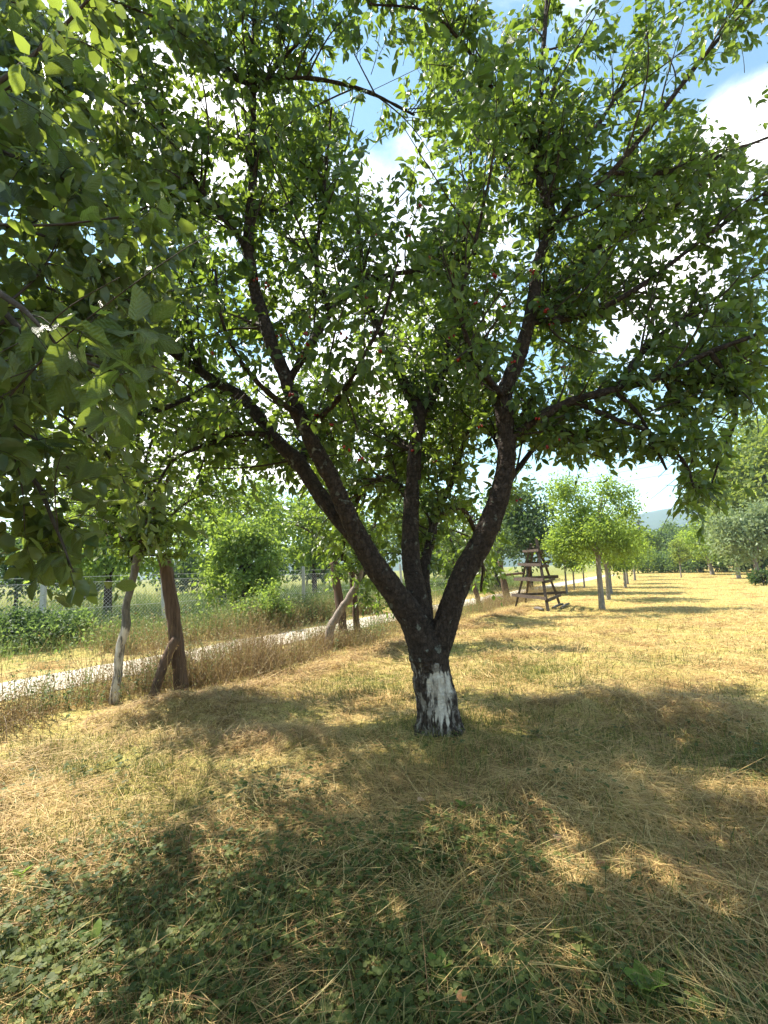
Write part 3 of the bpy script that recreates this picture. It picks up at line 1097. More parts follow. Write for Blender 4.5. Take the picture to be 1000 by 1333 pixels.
def foliage(tree, origin, tw, per, lo, hi, ratio, mat, n_parts, variants, droop=.35, flat=.8, minpx=10):
    p, d, nm, Lf, Wf = twig_leaves(tw, per, lo, hi, ratio, droop, .1, flat)
    nl = len(p)
    big = np.zeros(nl, bool)
    if n_parts:
        px, py, dep = project(p)
        inv = (px > 4) & (px < 996) & (py > 4) & (py < 1329) & (dep > .3)
        sc_ = np.where(inv, Lf / np.maximum(dep, .3), 0)
        big[np.argsort(-sc_)[:n_parts]] = True
    q = ~big
    V, FS = leaf_mesh(p[q], d[q], nm[q], Lf[q], Wf[q], RNG.uniform(.2, 1.6, q.sum()))
    o = obj('foliage', V - origin, FS, mat, tree, fattr={'rnd': leaf_rnd(RNG.random(q.sum()))})
    tag(o, kind='stuff')
    for i in np.where(big)[0]:
        dd = unit(d[i])
        s = unit(np.cross(dd, nm[i]))
        u = np.cross(s, dd)
        lo_ = link('leaf', variants[int(RNG.integers(len(variants)))], tree)
        mm = Matrix.Identity(4)
        for r in range(3):
            mm[r][0], mm[r][1], mm[r][2], mm[r][3] = s[r] * Wf[i], dd[r] * Lf[i], u[r] * Lf[i], p[i][r] - origin[r]
        lo_.matrix_local = mm
    return p


def leaf_variants(mat, name, n, tipy=.16, point=1.0):
    """finer single leaves: 7 stations along, a folded midrib, wavy edges; 1 long, 1 wide"""
    res = []
    for v in range(n):
        st = np.array([0, .12, .30, .5, .70, .87, 1.0])
        wd = np.array([.03, .30, .48, .50, .40, .20 * point + .08 * (1 - point), .0])
        wd = wd * RNG.uniform(.9, 1.1, 7)
        bend = RNG.uniform(.04, .30)
        fold = RNG.uniform(.08, .34)
        twist = RNG.uniform(-.25, .25)
        V, vein, lx, ly = [], [], [], []
        for y, w in zip(st, wd):
            zc_ = -bend * y * y + .02 * math.sin(9 * y + v)
            for sx, f in ((-1, 0), (-.5, 1), (0, 2), (.5, 1), (1, 0)):
                x = w * sx
                z = zc_ + fold * abs(x) + twist * x * y + (RNG.uniform(-.05, .05) if f == 0 else 0)
                V.append((x, y, z))
                vein.append(1.0 if f == 2 else 0.0)
                lx.append(abs(x))
                ly.append(y)
        V = np.array(V)
        i = np.arange(6)[:, None] * 5 + np.arange(4)[None, :]
        Fq_ = np.stack([i, i + 1, i + 6, i + 5], -1).reshape(-1, 4)
        me_ = mesh_data(name, V, [Fq_], mat, vattr={'vein': np.array(vein) * .6, 'lx': np.array(lx), 'ly': np.array(ly)})
        res.append(me_)
    return res


CHERRY_LEAVES = leaf_variants(M['cherry_leaf'], 'cherry_leaf', 6)
foliage(tree, T0, tw, 10, .058, .118, .46, M['cherry_leaf'], 300, CHERRY_LEAVES, .55, .38)

# cherries
def sphere(r=1, nu=8, nv=6):
    V, q = [], []
    for i in range(nv + 1):
        a = math.pi * i / nv
        for j in range(nu):
            b = 2 * math.pi * j / nu
            V.append((r * math.sin(a) * math.cos(b), r * math.sin(a) * math.sin(b), r * math.cos(a)))
    i = np.arange(nv)[:, None] * nu + np.arange(nu)[None, :]
    j2 = np.arange(nv)[:, None] * nu + (np.arange(nu)[None, :] + 1) % nu
    return np.array(V), [np.stack([i, i + nu, j2 + nu, j2], -1).reshape(-1, 4)]


mt, nt, o_ = new_mat('cherry_skin')
bs = N(nt, 'ShaderNodeBsdfPrincipled')
nt.links.new(ramp(nt, rnd_value(nt), [(0, (.16, .006, .01)), (.6, (.32, .015, .015)), (1, (.42, .05, .02))]), bs.inputs['Base Color'])
bs.inputs['Roughness'].default_value = .25
nt.links.new(bs.outputs[0], o_.inputs[0])
M['cherry'] = mt
cv, cf = sphere(.0125, 7, 5)
CH = mesh_data('cherry', cv, cf, M['cherry'])
spots = [(P(x + RNG.normal() * 22, y + RNG.normal() * 18, d_)) for x, y, d_ in
         ((255, 463, 4.4), (262, 468, 4.4), (682, 352, 4.0), (690, 358, 4.0), (505, 353, 4.1), (510, 360, 4.1), (575, 265, 4.2), (580, 300, 4.2), (345, 355, 4.0), (470, 480, 4.3),
          (300, 555, 4.3), (515, 520, 4.6), (640, 640, 4.4), (695, 545, 4.2), (430, 500, 4.3), (420, 440, 4.3), (560, 440, 4.5), (620, 430, 4.5), (460, 640, 4.4), (500, 650, 4.6), (530, 400, 4.0), (470, 420, 3.9), (600, 500, 4.1), (640, 330, 3.9), (580, 350, 3.9), (700, 430, 4.1), (390, 430, 4.0), (420, 590, 4.1), (610, 590, 4.3), (350, 540, 4.2), (740, 420, 4.2), (540, 300, 3.9))]
tip = tw[:, 3]
stalks = []
for c in spots:
    near = np.argsort(np.linalg.norm(tip - c, axis=1))[:5]
    for j in near[:int(RNG.integers(2, 4))]:
        for k in range(int(RNG.integers(2, 4))):
            q = tip[j] + np.array([RNG.normal() * .016, RNG.normal() * .016, -RNG.uniform(.035, .06)])
            link('cherry', CH, tree, Vector(q - T0))
            stalks.append([tip[j], (tip[j] + q) / 2 + RNG.normal(size=3) * .004, q])
V, FS = tubes(np.array(stalks), np.full((len(stalks), 3), .0012), 3, False)
tag(obj('stalk', V - T0, FS, M['twig'], tree), kind='stuff')

# ------------------------------------------------------------------ apple tree close on the left
AB = np.array([-2.35, 1.15, 0.0])
AB[2] = float(gh(AB[0], AB[1]))
apple = empty('apple_tree', AB, 'apple tree with large dark green leaves hanging in close at the left edge', 'tree')
a_top = np.array([-2.3, 1.25, 1.35])


def aim(*pts):
    return np.array(pts)


A_ENDS = [
    [P(-60, 400, 1.9), P(40, 440, 1.6), P(110, 470, 1.45), P(190, 500, 1.4)],
    [P(-80, 560, 2.2), P(30, 610, 2.0), P(70, 680, 1.8), P(95, 745, 1.7)],
    [P(-60, 240, 2.6), P(70, 240, 2.6), P(160, 280, 2.6), P(225, 335, 2.7)],
    [P(-60, 60, 2.8), P(80, 90, 2.8), P(170, 140, 2.9), P(240, 200, 3.0)],
    [P(0, -80, 3.2), P(120, -10, 3.2), P(200, 20, 3.3), P(260, 60, 3.4)],
    [P(-90, 480, 3.0), P(40, 520, 3.0), P(130, 580, 3.0), P(190, 680, 2.8)],
    [P(-120, 310, 1.5), P(-20, 370, 1.3), P(40, 410, 1.2), P(90, 470, 1.15)],
    [P(-90, 650, 2.5), P(0, 660, 2.3), P(70, 690, 2.2), P(120, 720, 2.2)],
    [P(-120, 160, 2.0), P(-20, 190, 2.0), P(60, 220, 2.0), P(110, 250, 2.0)],
    [P(-100, 330, 3.0), P(50, 370, 3.0), P(150, 420, 3.0), P(215, 470, 3.0)],
    [P(-100, 20, 2.3), P(0, 60, 2.2), P(70, 100, 2.2), P(120, 150, 2.3)],
    [P(-40, 180, 3.6), P(90, 170, 3.6), P(200, 230, 3.7), P(260, 320, 3.8)],
    [P(-150, 250, 2.3), P(-20, 290, 2.2), P(70, 310, 2.1), P(150, 350, 2.1)],
    [P(-150, 120, 3.3), P(0, 130, 3.3), P(100, 170, 3.4), P(180, 240, 3.4)],
    [P(-150, 520, 2.0), P(-40, 530, 1.9), P(30, 560, 1.8), P(90, 610, 1.75)],
    [P(-150, 420, 2.6), P(0, 440, 2.6), P(90, 490, 2.6), P(160, 560, 2.6)],
    [P(-150, 600, 3.4), P(0, 610, 3.4), P(90, 620, 3.5), P(170, 620, 3.6)],
    [P(-150, 20, 3.8), P(0, 20, 3.8), P(120, 60, 3.9), P(210, 110, 4.0)],
    [P(-150, 400, 3.8), P(0, 350, 3.8), P(110, 350, 3.9), P(200, 400, 4.0)],
    [np.array(v) for v in ((-2.0, 2.2, 2.6), (-1.6, 2.9, 3.2), (-1.2, 3.4, 3.6))],  # limbs from here down are added to shade the ground and near leaves
    [np.array(v) for v in ((-2.6, 2.4, 2.4), (-2.7, 3.4, 2.9), (-2.7, 4.3, 3.1))],
    [np.array(v) for v in ((-1.9, 1.6, 2.8), (-1.3, 1.7, 3.5), (-.8, 1.6, 3.9))],
    [np.array(v) for v in ((-2.2, 1.6, 2.6), (-2.1, 2.1, 3.3), (-1.8, 2.3, 3.8))],
    [np.array(v) for v in ((-2.1, 1.9, 2.3), (-1.9, 2.5, 2.9), (-1.7, 2.8, 3.2))],
    [np.array(v) for v in ((-2.9, 1.6, 2.6), (-3.4, 2.2, 3.3), (-3.8, 2.8, 3.6))],
    [np.array(v) for v in ((-2.7, 2.8, 2.7), (-3.1, 3.8, 3.1), (-3.5, 4.6, 3.4))],
    [np.array(v) for v in ((-2.3, 2.6, 2.9), (-2.2, 3.6, 3.5), (-2.4, 4.4, 4.0))],
    [np.array(v) for v in ((-2.2, 1.5, 2.8), (-2.0, 2.0, 3.8), (-1.7, 2.4, 4.4))],
]
tr_pts = spline(np.array([[AB[0], AB[1], -.1, .13], [AB[0] + .02, AB[1] + .03, .6, .11], [*a_top, .10], [-2.25, 1.3, 1.9, .08]]), 14)
V, FS = tubes(tr_pts[None, :, :3], tr_pts[None, :, 3], 14)
obj('trunk', V - AB, FS, M['grey_bark'], apple)
alim = []
for e in A_ENDS:
    start = tr_pts[int(RNG.integers(7, 13)), :3]
    pts = np.array([start] + list(e))
    rr = np.linspace(.019, .0022, len(pts))
    s = spline(np.column_stack([pts, rr]), 22)
    alim.append(s)
    V, FS = tubes(s[None, :, :3], s[None, :, 3], 7)
    obj('branch', V - AB, FS, M['twig'], apple)
AP, AR = pieces(alim, 8, .03)
ab1, ar1 = spawn(AP, AR, 400, .2, .6, 6, 0, .5, .7, .1, -.12, None, 0, .4, .5, .007)
at1, atr1 = spawn(ab1, ar1, 2100, .12, .32, 5, .1, .5, .8, .05, -.25, None, 0, .4, .6, .003)
at2, atr2 = spawn(AP, AR, 950, .12, .34, 5, .2, .4, .8, .05, -.2, None, 0, .4, .4, .003)
tips = np.array([spline(q[-5:], 6)[:, :3] for q in alim])
at3, atr3 = spawn(tips, np.full((len(tips), 6), .004), 170, .12, .28, 5, .3, .9, .6, .0, -.25, None, 0, .4, .5, .003)
atw, atr = np.concatenate([at1, at2, at3]), np.concatenate([atr1, atr2, atr3])
yg_ = atw.mean(1)[:, 1] - .39 * atw.mean(1)[:, 2]  # where each shoot's shadow lands; off-frame leaves are thinned by it for dapples
px, py, dep = project(atw.mean(1))
edge = np.interp(py, [-200, 0, 150, 300, 420, 480, 560, 620, 700, 760, 800], [300, 285, 275, 265, 235, 225, 215, 190, 130, 105, 0])
kp = ((px < edge + RNG.uniform(-30, 5, len(px))) & ~((py > 590) & (px > 70) & (py < 690) & (px < 135) & (RNG.random(len(px)) < .5)) | (dep < 0)) & (np.linalg.norm(atw.mean(1) - CAM, axis=1) > np.where(py < 430, 1.9, 1.05)) & (RNG.random(len(px)) < np.where(((px < -60) | (dep < .3) | (py < -60)) & (yg_ > 1.5), np.where(yg_ > 2.7, .85, .20), 1))
# hanging sprig over the whitewashed tree
kp |= (px > 165) & (px < 235) & (py > 620) & (py < 710) & (dep > 1.5)
atw, atr = atw[kp], atr[kp]
px, py, dep = project(ab1.mean(1))
kb = ((px < np.interp(py, [-200, 0, 300, 560, 640, 700], [270, 250, 220, 170, 110, -50])) & (py < 690)) | (dep < 0)
V, FS = tubes(ab1[kb], ar1[kb], 5, False)
tag(obj('twig', V - AB, FS, M['twig'], apple), kind='stuff')
V, FS = tubes(atw, atr, 3, False)
tag(obj('shoot', V - AB, FS, M['twig'], apple), kind='stuff')
APPLE_LEAVES = leaf_variants(M['apple_leaf'], 'apple_leaf', 8)
foliage(apple, AB, atw, 8, .05, .108, .58, M['apple_leaf'], 300, APPLE_LEAVES, .65, .35)


# ------------------------------------------------------------------ other trees
def small_tree(name, label, base, trunk_pts, limb_ends, mats, leaf, nb=60, nt_=500, per=8, tl=(.12, .4), bl=(.3, .8), droop=.35, group=None, keep=None, cat='tree', ratio=.48, clr=.018):
    """trunk_pts rows x,y,z,r (absolute); limb_ends list of arrays of points"""
    tag_ = empty(name, base, label, cat, group)
    B = np.array(base)
    tp_ = spline(np.array(trunk_pts), 24)
    tb = tp_.copy()
    tb[:, 3] *= 1 + .12 * (RNG.random(24) - .5)
    tb[:, :3] += RNG.normal(size=(24, 3)) * tb[:, 3:4] * .06
    V, FS = tubes(tb[None, :, :3], tb[None, :, 3], 12)
    obj('trunk', V - B, FS, mats[0], tag_)
    ls = []
    for st, e in limb_ends:
        i = int(st * 23)
        pts = np.array([tp_[i, :3]] + [np.array(q) for q in e])
        rr = np.linspace(tp_[i, 3] * .6, clr * .35, len(pts))
        s = spline(np.column_stack([pts, rr]), 16)
        ls.append(s)
        V, FS = tubes(s[None, :, :3], s[None, :, 3], 7)
        obj('branch', V - B, FS, mats[1], tag_)
    p_, r_ = pieces(ls, 8, .09)
    c = p_.reshape(-1, 3).mean(0)
    bb, br = spawn(p_, r_, nb, bl[0], bl[1], 6, .1, .45, .75, .15, -.02, c, .4, .3, .5, .012)
    t1, q1 = spawn(bb, br, nt_, tl[0], tl[1], 5, .1, .45, .85, .1, -.12, None, 0, .35, .5, .004)
    t2, q2 = spawn(p_, r_, nt_ // 4, tl[0], tl[1], 5, .1, .4, .85, .1, -.1, None, 0, .35, .3, .004)
    t_, q_ = np.concatenate([t1, t2]), np.concatenate([q1, q2])
    if keep is not None:
        kk = keep(t_)
        t_, q_ = t_[kk], q_[kk]
        kk = keep(bb)
        bb, br = bb[kk], br[kk]
    V, FS = tubes(np.concatenate([bb[:, ::1]]), br, 4, False)
    tag(obj('twig', V - B, FS, mats[1], tag_), kind='stuff')
    V, FS = tubes(t_, q_, 3, False)
    tag(obj('shoot', V - B, FS, mats[1], tag_), kind='stuff')
    foliage(tag_, B, t_, per, leaf[0], leaf[1], ratio, mats[2], 0, None, droop)
    return tag_


# crooked whitewashed young tree by the left fence post
wb = G(150, 910)
wY = wb[1]
M['white_trunk'] = whitewash(M['grey_bark'], 'limewashed_bark', .95, .10, None, .10)
wt = [[*P(147, 918, wY), .062], [*P(153, 880, wY), .052], [*P(156, 845, wY), .052], [*P(164, 815, wY), .056], [*P(164, 790, wY), .046], [*P(173, 755, wY), .044], [*P(178, 728, wY), .048], [*P(180, 700, wY), .04]]
def below(y0, y1=None):
    def f(t):
        px, py, d = project(t.mean(1))
        return (py < y0)
    return f
small_tree('plum_tree', 'young crooked tree with lower trunk limewashed white, beside the leaning brown post', wb, wt,
           [(.95, [P(150, 660, wY), P(110, 600, wY + .3), P(70, 560, wY + .2)]), (.95, [P(200, 650, wY), P(235, 600, wY + .4), P(260, 540, wY + .6)]), (.9, [P(175, 640, wY + .5), P(160, 560, wY + .9), P(150, 480, wY + 1.2)]),
            (.95, [P(195, 670, wY - .3), P(220, 620, wY - .8), P(230, 560, wY - 1.2)]), (.85, [P(205, 690, wY + .2), P(250, 650, wY + .5), P(290, 640, wY + .8)]), (.95, [P(160, 600, wY - .2), P(150, 500, wY - .5), P(100, 440, wY - .8)]), (.95, [P(190, 600, wY - .1), P(230, 500, wY - .3), P(260, 450, wY - .6)]), (.95, [P(140, 620, wY - .3), P(70, 520, wY - .8), P(10, 440, wY - 1.2)]), (.95, [P(200, 620, wY), P(260, 560, wY - .4), P(310, 520, wY - .7)]), (.95, [P(180, 580, wY), P(185, 450, wY - .3), P(200, 370, wY - .5)]), (.85, [P(150, 690, wY + .3), P(110, 660, wY + .8), P(80, 640, wY + 1.0)])],  # upper limbs hidden behind the apple leaves are added to shade the ground
           (M['white_trunk'], M['twig'], M['cherry_leaf']), (.06, .10), 130, 1150, 8, keep=below(725))

# grey leaning tree behind
lb = G(430, 843)
lY = lb[1]
M['lean_bark'] = bark_material('silver_bark', (.12, .092, .072), (.31, .25, .205), 20, False, .8, (1, 1, .5))
lt = [[*P(427, 848, lY), .085], [*P(430, 820, lY), .085], [*P(440, 800, lY), .08], [*P(455, 778, lY), .075], [*P(467, 755, lY), .07], [*P(470, 735, lY), .06]]
small_tree('leaning_tree', 'low crooked tree leaning right with pale silvery bark beside the paired posts', lb, lt,
           [(.95, [P(455, 700, lY), P(430, 650, lY + .2), P(400, 610, lY + .4)]), (.95, [P(485, 690, lY), P(505, 640, lY + .3), P(520, 580, lY + .5)]), (.9, [P(468, 690, lY + .6), P(460, 620, lY + 1), P(450, 560, lY + 1.2)]),
            (.85, [P(484, 740, lY + .2), P(492, 765, lY + .3), P(494, 790, lY + .4)]), (.9, [P(440, 720, lY - .3), P(400, 690, lY - .4), P(375, 680, lY - .3)])],
           (M['lean_bark'], M['twig'], M['cherry_leaf']), (.07, .12), 60, 560, 8, bl=(.3, .9))

# cherry tree behind the main trunk
sb = np.array(P(583, 804, 15.0)) * np.array([1, 1, 0])
sY = sb[1]
small_tree('cherry_tree', 'smaller cherry tree with drooping leaves seen behind the fork of the big tree', sb,
           [[*P(583, 808, sY), .10], [*P(585, 780, sY), .09], [*P(590, 750, sY), .085], [*P(594, 725, sY), .08]],
           [(.95, [P(580, 690, sY), P(560, 650, sY), P(540, 600, sY + .4)]), (.95, [P(625, 690, sY), P(650, 650, sY), P(660, 600, sY + .4)]), (.9, [P(604, 680, sY + .8), P(600, 630, sY + 1.2), P(600, 560, sY + 1.5)]),
            (.8, [P(625, 715, sY - .8), P(632, 735, sY - 1.3), P(632, 765, sY - 1.5)]), (.9, [P(585, 700, sY - .6), P(560, 690, sY - 1.4), P(550, 700, sY - 1.6)])],
           (M['bark'], M['twig'], M['cherry_leaf']), (.09, .14), 70, 520, 9, bl=(.5, 1.4), keep=below(765))


def crown_tree(name, label, base, H, R, trunk_h, tr, mat, leaf, nleaf, barkm, ncl=40, group=None, lean=(0, 0), flat=.85, cat='tree', shape=1.0, lobes=None):
    """orchard / background tree: trunk, limbs to leaf clusters spread through an uneven crown"""
    B = np.array([base[0], base[1], float(gh(base[0], base[1])) - .02])
    t = empty(name, B, label, cat, group)
    top = np.array([lean[0], lean[1], trunk_h])
    tp_ = spline(np.array([[0, 0, -.1, tr * 1.25], [lean[0] * .3, lean[1] * .3, trunk_h * .35, tr], [*top, tr * .85], [lean[0] * 1.3, lean[1] * 1.3, trunk_h + (H - trunk_h) * .45, tr * .4]]), 16)
    V, FS = tubes(tp_[None, :, :3], tp_[None, :, 3], 9)
    obj('trunk', V, FS, barkm, t)
    cz = (H + trunk_h * .85) / 2
    hz_ = (H - trunk_h * .85) / 2
    u = randdir(ncl) * (RNG.random((ncl, 1)) ** (1 / 2.2))
    u[:, 2] = np.where(u[:, 2] < 0, u[:, 2] * .85, u[:, 2])
    wid = 1 - .35 * np.clip(u[:, 2:3], 0, 1) * shape
    cl = np.array([lean[0], lean[1], cz]) + u * np.array([R, R, hz_]) * np.hstack([wid, wid, np.ones((ncl, 1))])
    cr_ = RNG.uniform(.16, .36, ncl) * R
    if lobes:
        lo_ = np.array(lobes)
        k_ = RNG.choice(len(lo_), ncl, p=lo_[:, 5] / lo_[:, 5].sum())
        v_ = randdir(ncl) * (RNG.random((ncl, 1)) ** .45)
        cl = lo_[k_, :3] + v_ * np.stack([lo_[k_, 3], lo_[k_, 3], lo_[k_, 4]], -1)
    else:
        # a few heavier lobes so that crowns are uneven
        ld = randdir(5) * np.array([1, 1, .6])
        pull = np.max(unit(cl - np.array([lean[0], lean[1], cz])) @ unit(ld).T, 1)
        cl = cl + (cl - np.array([lean[0], lean[1], cz])) * (.30 * (pull - .7))[:, None]
    # limbs
    k = min(ncl, 22)
    st = tp_[RNG.integers(8, 15, k), :3]
    en = cl[:k]
    ss = np.linspace(0, 1, 6)[None, :, None]
    mid = (st + en)[:, None, :] * .5 + np.array([0, 0, .12 * H])
    pts = (1 - ss) ** 2 * st[:, None, :] + 2 * ss * (1 - ss) * mid + ss ** 2 * en[:, None, :]
    rad = np.linspace(tr * .38, tr * .07, 6)[None, :].repeat(k, 0)
    V, FS = tubes(pts, rad, 5, False)
    tag(obj('branch', V, FS, barkm, t), kind='stuff')
    idx = RNG.integers(0, ncl, nleaf)
    off = RNG.normal(size=(nleaf, 3)) * cr_[idx][:, None] * np.array([.62, .62, .5])
    p = cl[idx] + off
    ok = p[:, 2] > trunk_h * .55
    p = p[ok]
    n_ = len(p)
    d = unit(off[ok] * .6 / R + randdir(n_) * .7 + np.array([0, 0, -.3]))
    nm = unit(np.array([0, 0, flat]) + randdir(n_) * .8)
    Lf = RNG.uniform(leaf[0], leaf[1], n_)
    V, FS = leaf_mesh(p, d, nm, Lf, Lf * .52, RNG.uniform(.2, 1.5, n_))
    tag(obj('foliage', V, FS, mat, t, fattr={'rnd': leaf_rnd(np.clip(RNG.random(n_) * .7 + .3 * vnoise(p[:, 0], p[:, 1], p[:, 2], 2.0), 0, 1))}), kind='stuff')
    return t


# sunlit pear tree
pb = G(784, 793)
M['pear_bark'] = bark_material('pear_bark', (.14, .115, .10), (.32, .28, .245), 20, False, .8, (1, 1, .4))
crown_tree('pear_tree', 'sunlit yellow-green pear tree standing right of the wooden rack', pb, 4.15, 1.55, 1.35, .09, M['pear_leaf'], (.07, .12), 15000, M['pear_bark'], 80, lobes=((-.72, -.1, 2.95, .60, 1.05, 3), (-.85, .1, 3.95, .3, .5, .8), (.55, .1, 3.95, .32, .55, .8), (.95, .1, 3.5, .35, .5, .7), (.0, .2, 3.4, .35, .5, .6), (.62, .1, 2.9, .62, .95, 3), (-.1, -.4, 2.35, 1.05, .5, 3), (-1.0, .3, 2.25, .5, .45, 1.2), (.95, .2, 2.25, .5, .5, 1.2), (.1, .7, 2.6, .9, .8, 2)))
# row behind the pear
row = [(20.5, .1), (24.5, -.2), (29, .2), (34, 0), (40, .2), (48, -.2)]
for i, (yy, j) in enumerate(row):
    c = np.array([pb[0] + (yy - pb[1]) * .545 + j - .3, yy])
    crown_tree('pear_tree', ['fruit tree directly behind the sunlit pear tree, nearest in its row', 'fruit tree third along the row behind the sunlit pear tree', 'fruit tree fourth along the row behind the sunlit pear tree', 'fruit tree fifth along the row that recedes behind the pear tree', 'fruit tree last but one in the row receding behind the pear tree', 'farthest fruit tree at the end of the row behind the pear tree'][i],
               c, 3.4 + .3 * RNG.random(), 1.45, 1.15, .075, M['mid_leaf'] if i % 2 else M['pear_leaf'], (.10, .17), 3600 - 300 * i, M['pear_bark'], 40, 'fruit trees in the row behind the pear')
# left-hand saplings of that block, between rack and pear
for (px_, py_, h_) in ((738, 772, 2.5), (748, 768, 2.6), (761, 765, 2.7)):
    c = G(px_, py_)
    crown_tree('young_tree', {738: 'slim young tree just right of the rack, under the pear crown', 748: 'slim young tree between the rack and the pear trunk', 761: 'slim young tree close behind the pear trunk on its left'}[px_], c, h_ + .8, 1.0, 1.1, .05, M['pear_leaf'], (.12, .18), 1500, M['pear_bark'], 22, 'slim young trees behind the rack')
# dark tree behind the rack
c = G(694, 768)
crown_tree('walnut_tree', 'tall dark green tree rising behind the wooden rack', P(690, 760, 27)[:2], 6.0, 2.3, 1.2, .18, M['dark_leaf'], (.16, .28), 5200, M['bark'], 60)
crown_tree('walnut_tree', 'mid green rounded tree behind the right limb of the cherry', P(648, 760, 34)[:2], 6.4, 2.6, 1.3, .2, M['mid_leaf'], (.18, .30), 4200, M['bark'], 50)

# right-hand block
RB_ = [('young_tree', 'thin young tree alone in the mown field, with small golden crown', (887, 752), 3.1, 1.0, 1.3, .05, 'gold_leaf', (.12, .2), 1300),
       ('apple_tree', 'green apple tree at the far right with slanting trunk, behind the thin young tree', (928, 748), 5.2, 2.6, 1.4, .17, 'pear_leaf', (.16, .26), 5200),
       ('apple_tree', 'apple tree with short thick trunk left of the slanting one', (912, 745), 5.4, 2.7, 1.2, .18, 'mid_leaf', (.18, .28), 3200),
       ('apple_tree', 'straight-trunked apple tree left of the pale shrubby tree', (962, 753), 4.4, 1.9, 1.4, .13, 'mid_leaf', (.15, .24), 3200),
       ('elder_tree', 'pale grey-green shrubby tree at the right edge of the field', (992, 758), 4.9, 2.4, 1.0, .15, 'pale_leaf', (.18, .28), 7000),
       ('apple_tree', 'dense green tree filling the far end of the field', (945, 741), 5.4, 3.0, 1.2, .2, 'pear_leaf', (.22, .36), 3200)]
for nm_, lb_, (px_, py_), H_, R_, th_, tr_, mt_, lf_, nl_ in RB_:
    c = G(px_, py_)
    if c[1] > 62 or c[1] < 0:
        c = P(px_, py_, 58)
    crown_tree(nm_, lb_, c, H_, R_, th_, tr_, M[mt_], lf_, nl_, M['pear_bark'], 45, lean=(-.25 if 'slant' in lb_ or 'right edge' in lb_ else 0, 0))
crown_tree('bush', 'small dark green bush at the foot of the pale shrubby tree', G(994, 762), 1.1, .6, .1, .03, M['dark_leaf'], (.1, .18), 900, M['twig'], 16, cat='bush')
# tall wood on the right
WD = [((968, 760, 52), 12.5, 4.0, 'dark_leaf', 'dark tree at the left end of the right-hand wood'),
      ((992, 760, 44), 11.0, 3.8, 'gold_leaf', 'golden green tree low in front of the right-hand wood'),
      ((1010, 760, 60), 22.5, 6.5, 'mid_leaf', 'tallest dark tree of the right-hand wood'),
      ((1030, 760, 42), 13, 4.6, 'gold_leaf', 'golden green tree cut by the right edge of the photo'),
      ((985, 760, 75), 19.0, 5.5, 'mid_leaf', 'mid green tree in the middle of the right-hand wood'),
      ((1060, 760, 56), 20.0, 6.5, 'mid_leaf', 'mid green tree outermost on the right of the wood'),
      ((905, 760, 80), 6.5, 4.2, 'dark_leaf', 'low dark tree under the end of the blue hill'),
      ((855, 760, 85), 6.5, 3.4, 'dark_leaf', 'dark green tree beyond the end of the pear row'),
      ((878, 760, 95), 8.0, 3.6, 'mid_leaf', 'bushy tree below the blue hill at the field end'),
      ((838, 760, 75), 6.0, 3.0, 'mid_leaf', 'tree at the foot of the utility pole')]
for (pp, H_, R_, mt_, lb_) in WD:
    c = P(*pp)
    crown_tree('broadleaf_tree', lb_, c, H_, R_, 1.5, .22, M[mt_], (.30, .55), 8000, M['bark'], 75, 'trees of the wood beyond the field')

for k, (px_, Yd, H_, R_) in enumerate(((838, 62, 2.4, 2.6), (862, 64, 2.8, 3.0), (884, 60, 2.6, 3.0), (908, 58, 3.0, 3.2), (936, 56, 3.2, 3.4), (962, 54, 3.4, 3.4), (990, 52, 3.4, 3.2), (1022, 50, 3.6, 3.4))):
    crown_tree('bush', ['shrub at the left end of the hedge closing off the mown field', 'second shrub from the left in the hedge behind the mown field', 'hedge shrub behind the thin golden young tree', 'hedge shrub behind the thick-trunked apple tree', 'hedge shrub behind the slanting apple trunk', 'hedge shrub behind the straight-trunked apple tree', 'hedge shrub behind the pale shrubby tree', 'hedge shrub at the right edge of the photo'][k],
               P(px_, 760, Yd), H_, R_, .15, .06, M['dark_leaf' if k % 2 else 'mid_leaf'], (.25, .4), 1500, M['bark'], 26, 'hedge shrubs at the end of the field', cat='bush', shape=.2)

# left background trees beyond the lane
LBG = [('willow_tree', 'bright green bushy willow beyond the lane, hanging to the ground', (318, 800), 16.5, 3.9, 1.45, .25, 'lime_leaf', (.10, .18), 9000),
       ('lime_tree', 'tall yellow-green tree behind the willow', (290, 790), 24, 7.5, 3.0, 1.5, 'lime_leaf', (.18, .3), 6500),
       ('lime_tree', 'light green tree behind the young whitewashed tree', (140, 800), 19, 5.2, 2.3, 1.2, 'lime_leaf', (.15, .25), 6000),
       ('hawthorn', 'dark bushy tree behind the chain-link fence at the far left', (20, 800), 24, 4.4, 2.6, .6, 'dark_leaf', (.18, .3), 4200),
       ('lime_tree', 'pale leafy tree between the willow and the cherry limbs', (410, 790), 30, 7.2, 2.8, 1.6, 'lime_leaf', (.2, .34), 4500),
       ('hawthorn', 'dark hedge tree far behind the paired posts', (400, 780), 46, 4.6, 3.2, .6, 'dark_leaf', (.3, .45), 3200),
       ('hawthorn', 'dark hedge tree far behind the leaning brown post', (250, 780), 44, 4.4, 3.6, .5, 'dark_leaf', (.3, .45), 3200),
       ('hawthorn', 'dark hedge tree far off above the meadow at the left', (110, 780), 42, 3.6, 4.0, .4, 'mid_leaf', (.3, .45), 3200),
       ('lime_tree', 'green tree seen behind the middle limb of the cherry', (540, 790), 34, 7.5, 3.2, 1.5, 'mid_leaf', (.22, .36), 5000),
       ('hawthorn', 'low hedge tree beyond the lane near the far posts', (590, 775), 52, 5.0, 3.6, .5, 'dark_leaf', (.3, .5), 3200)]
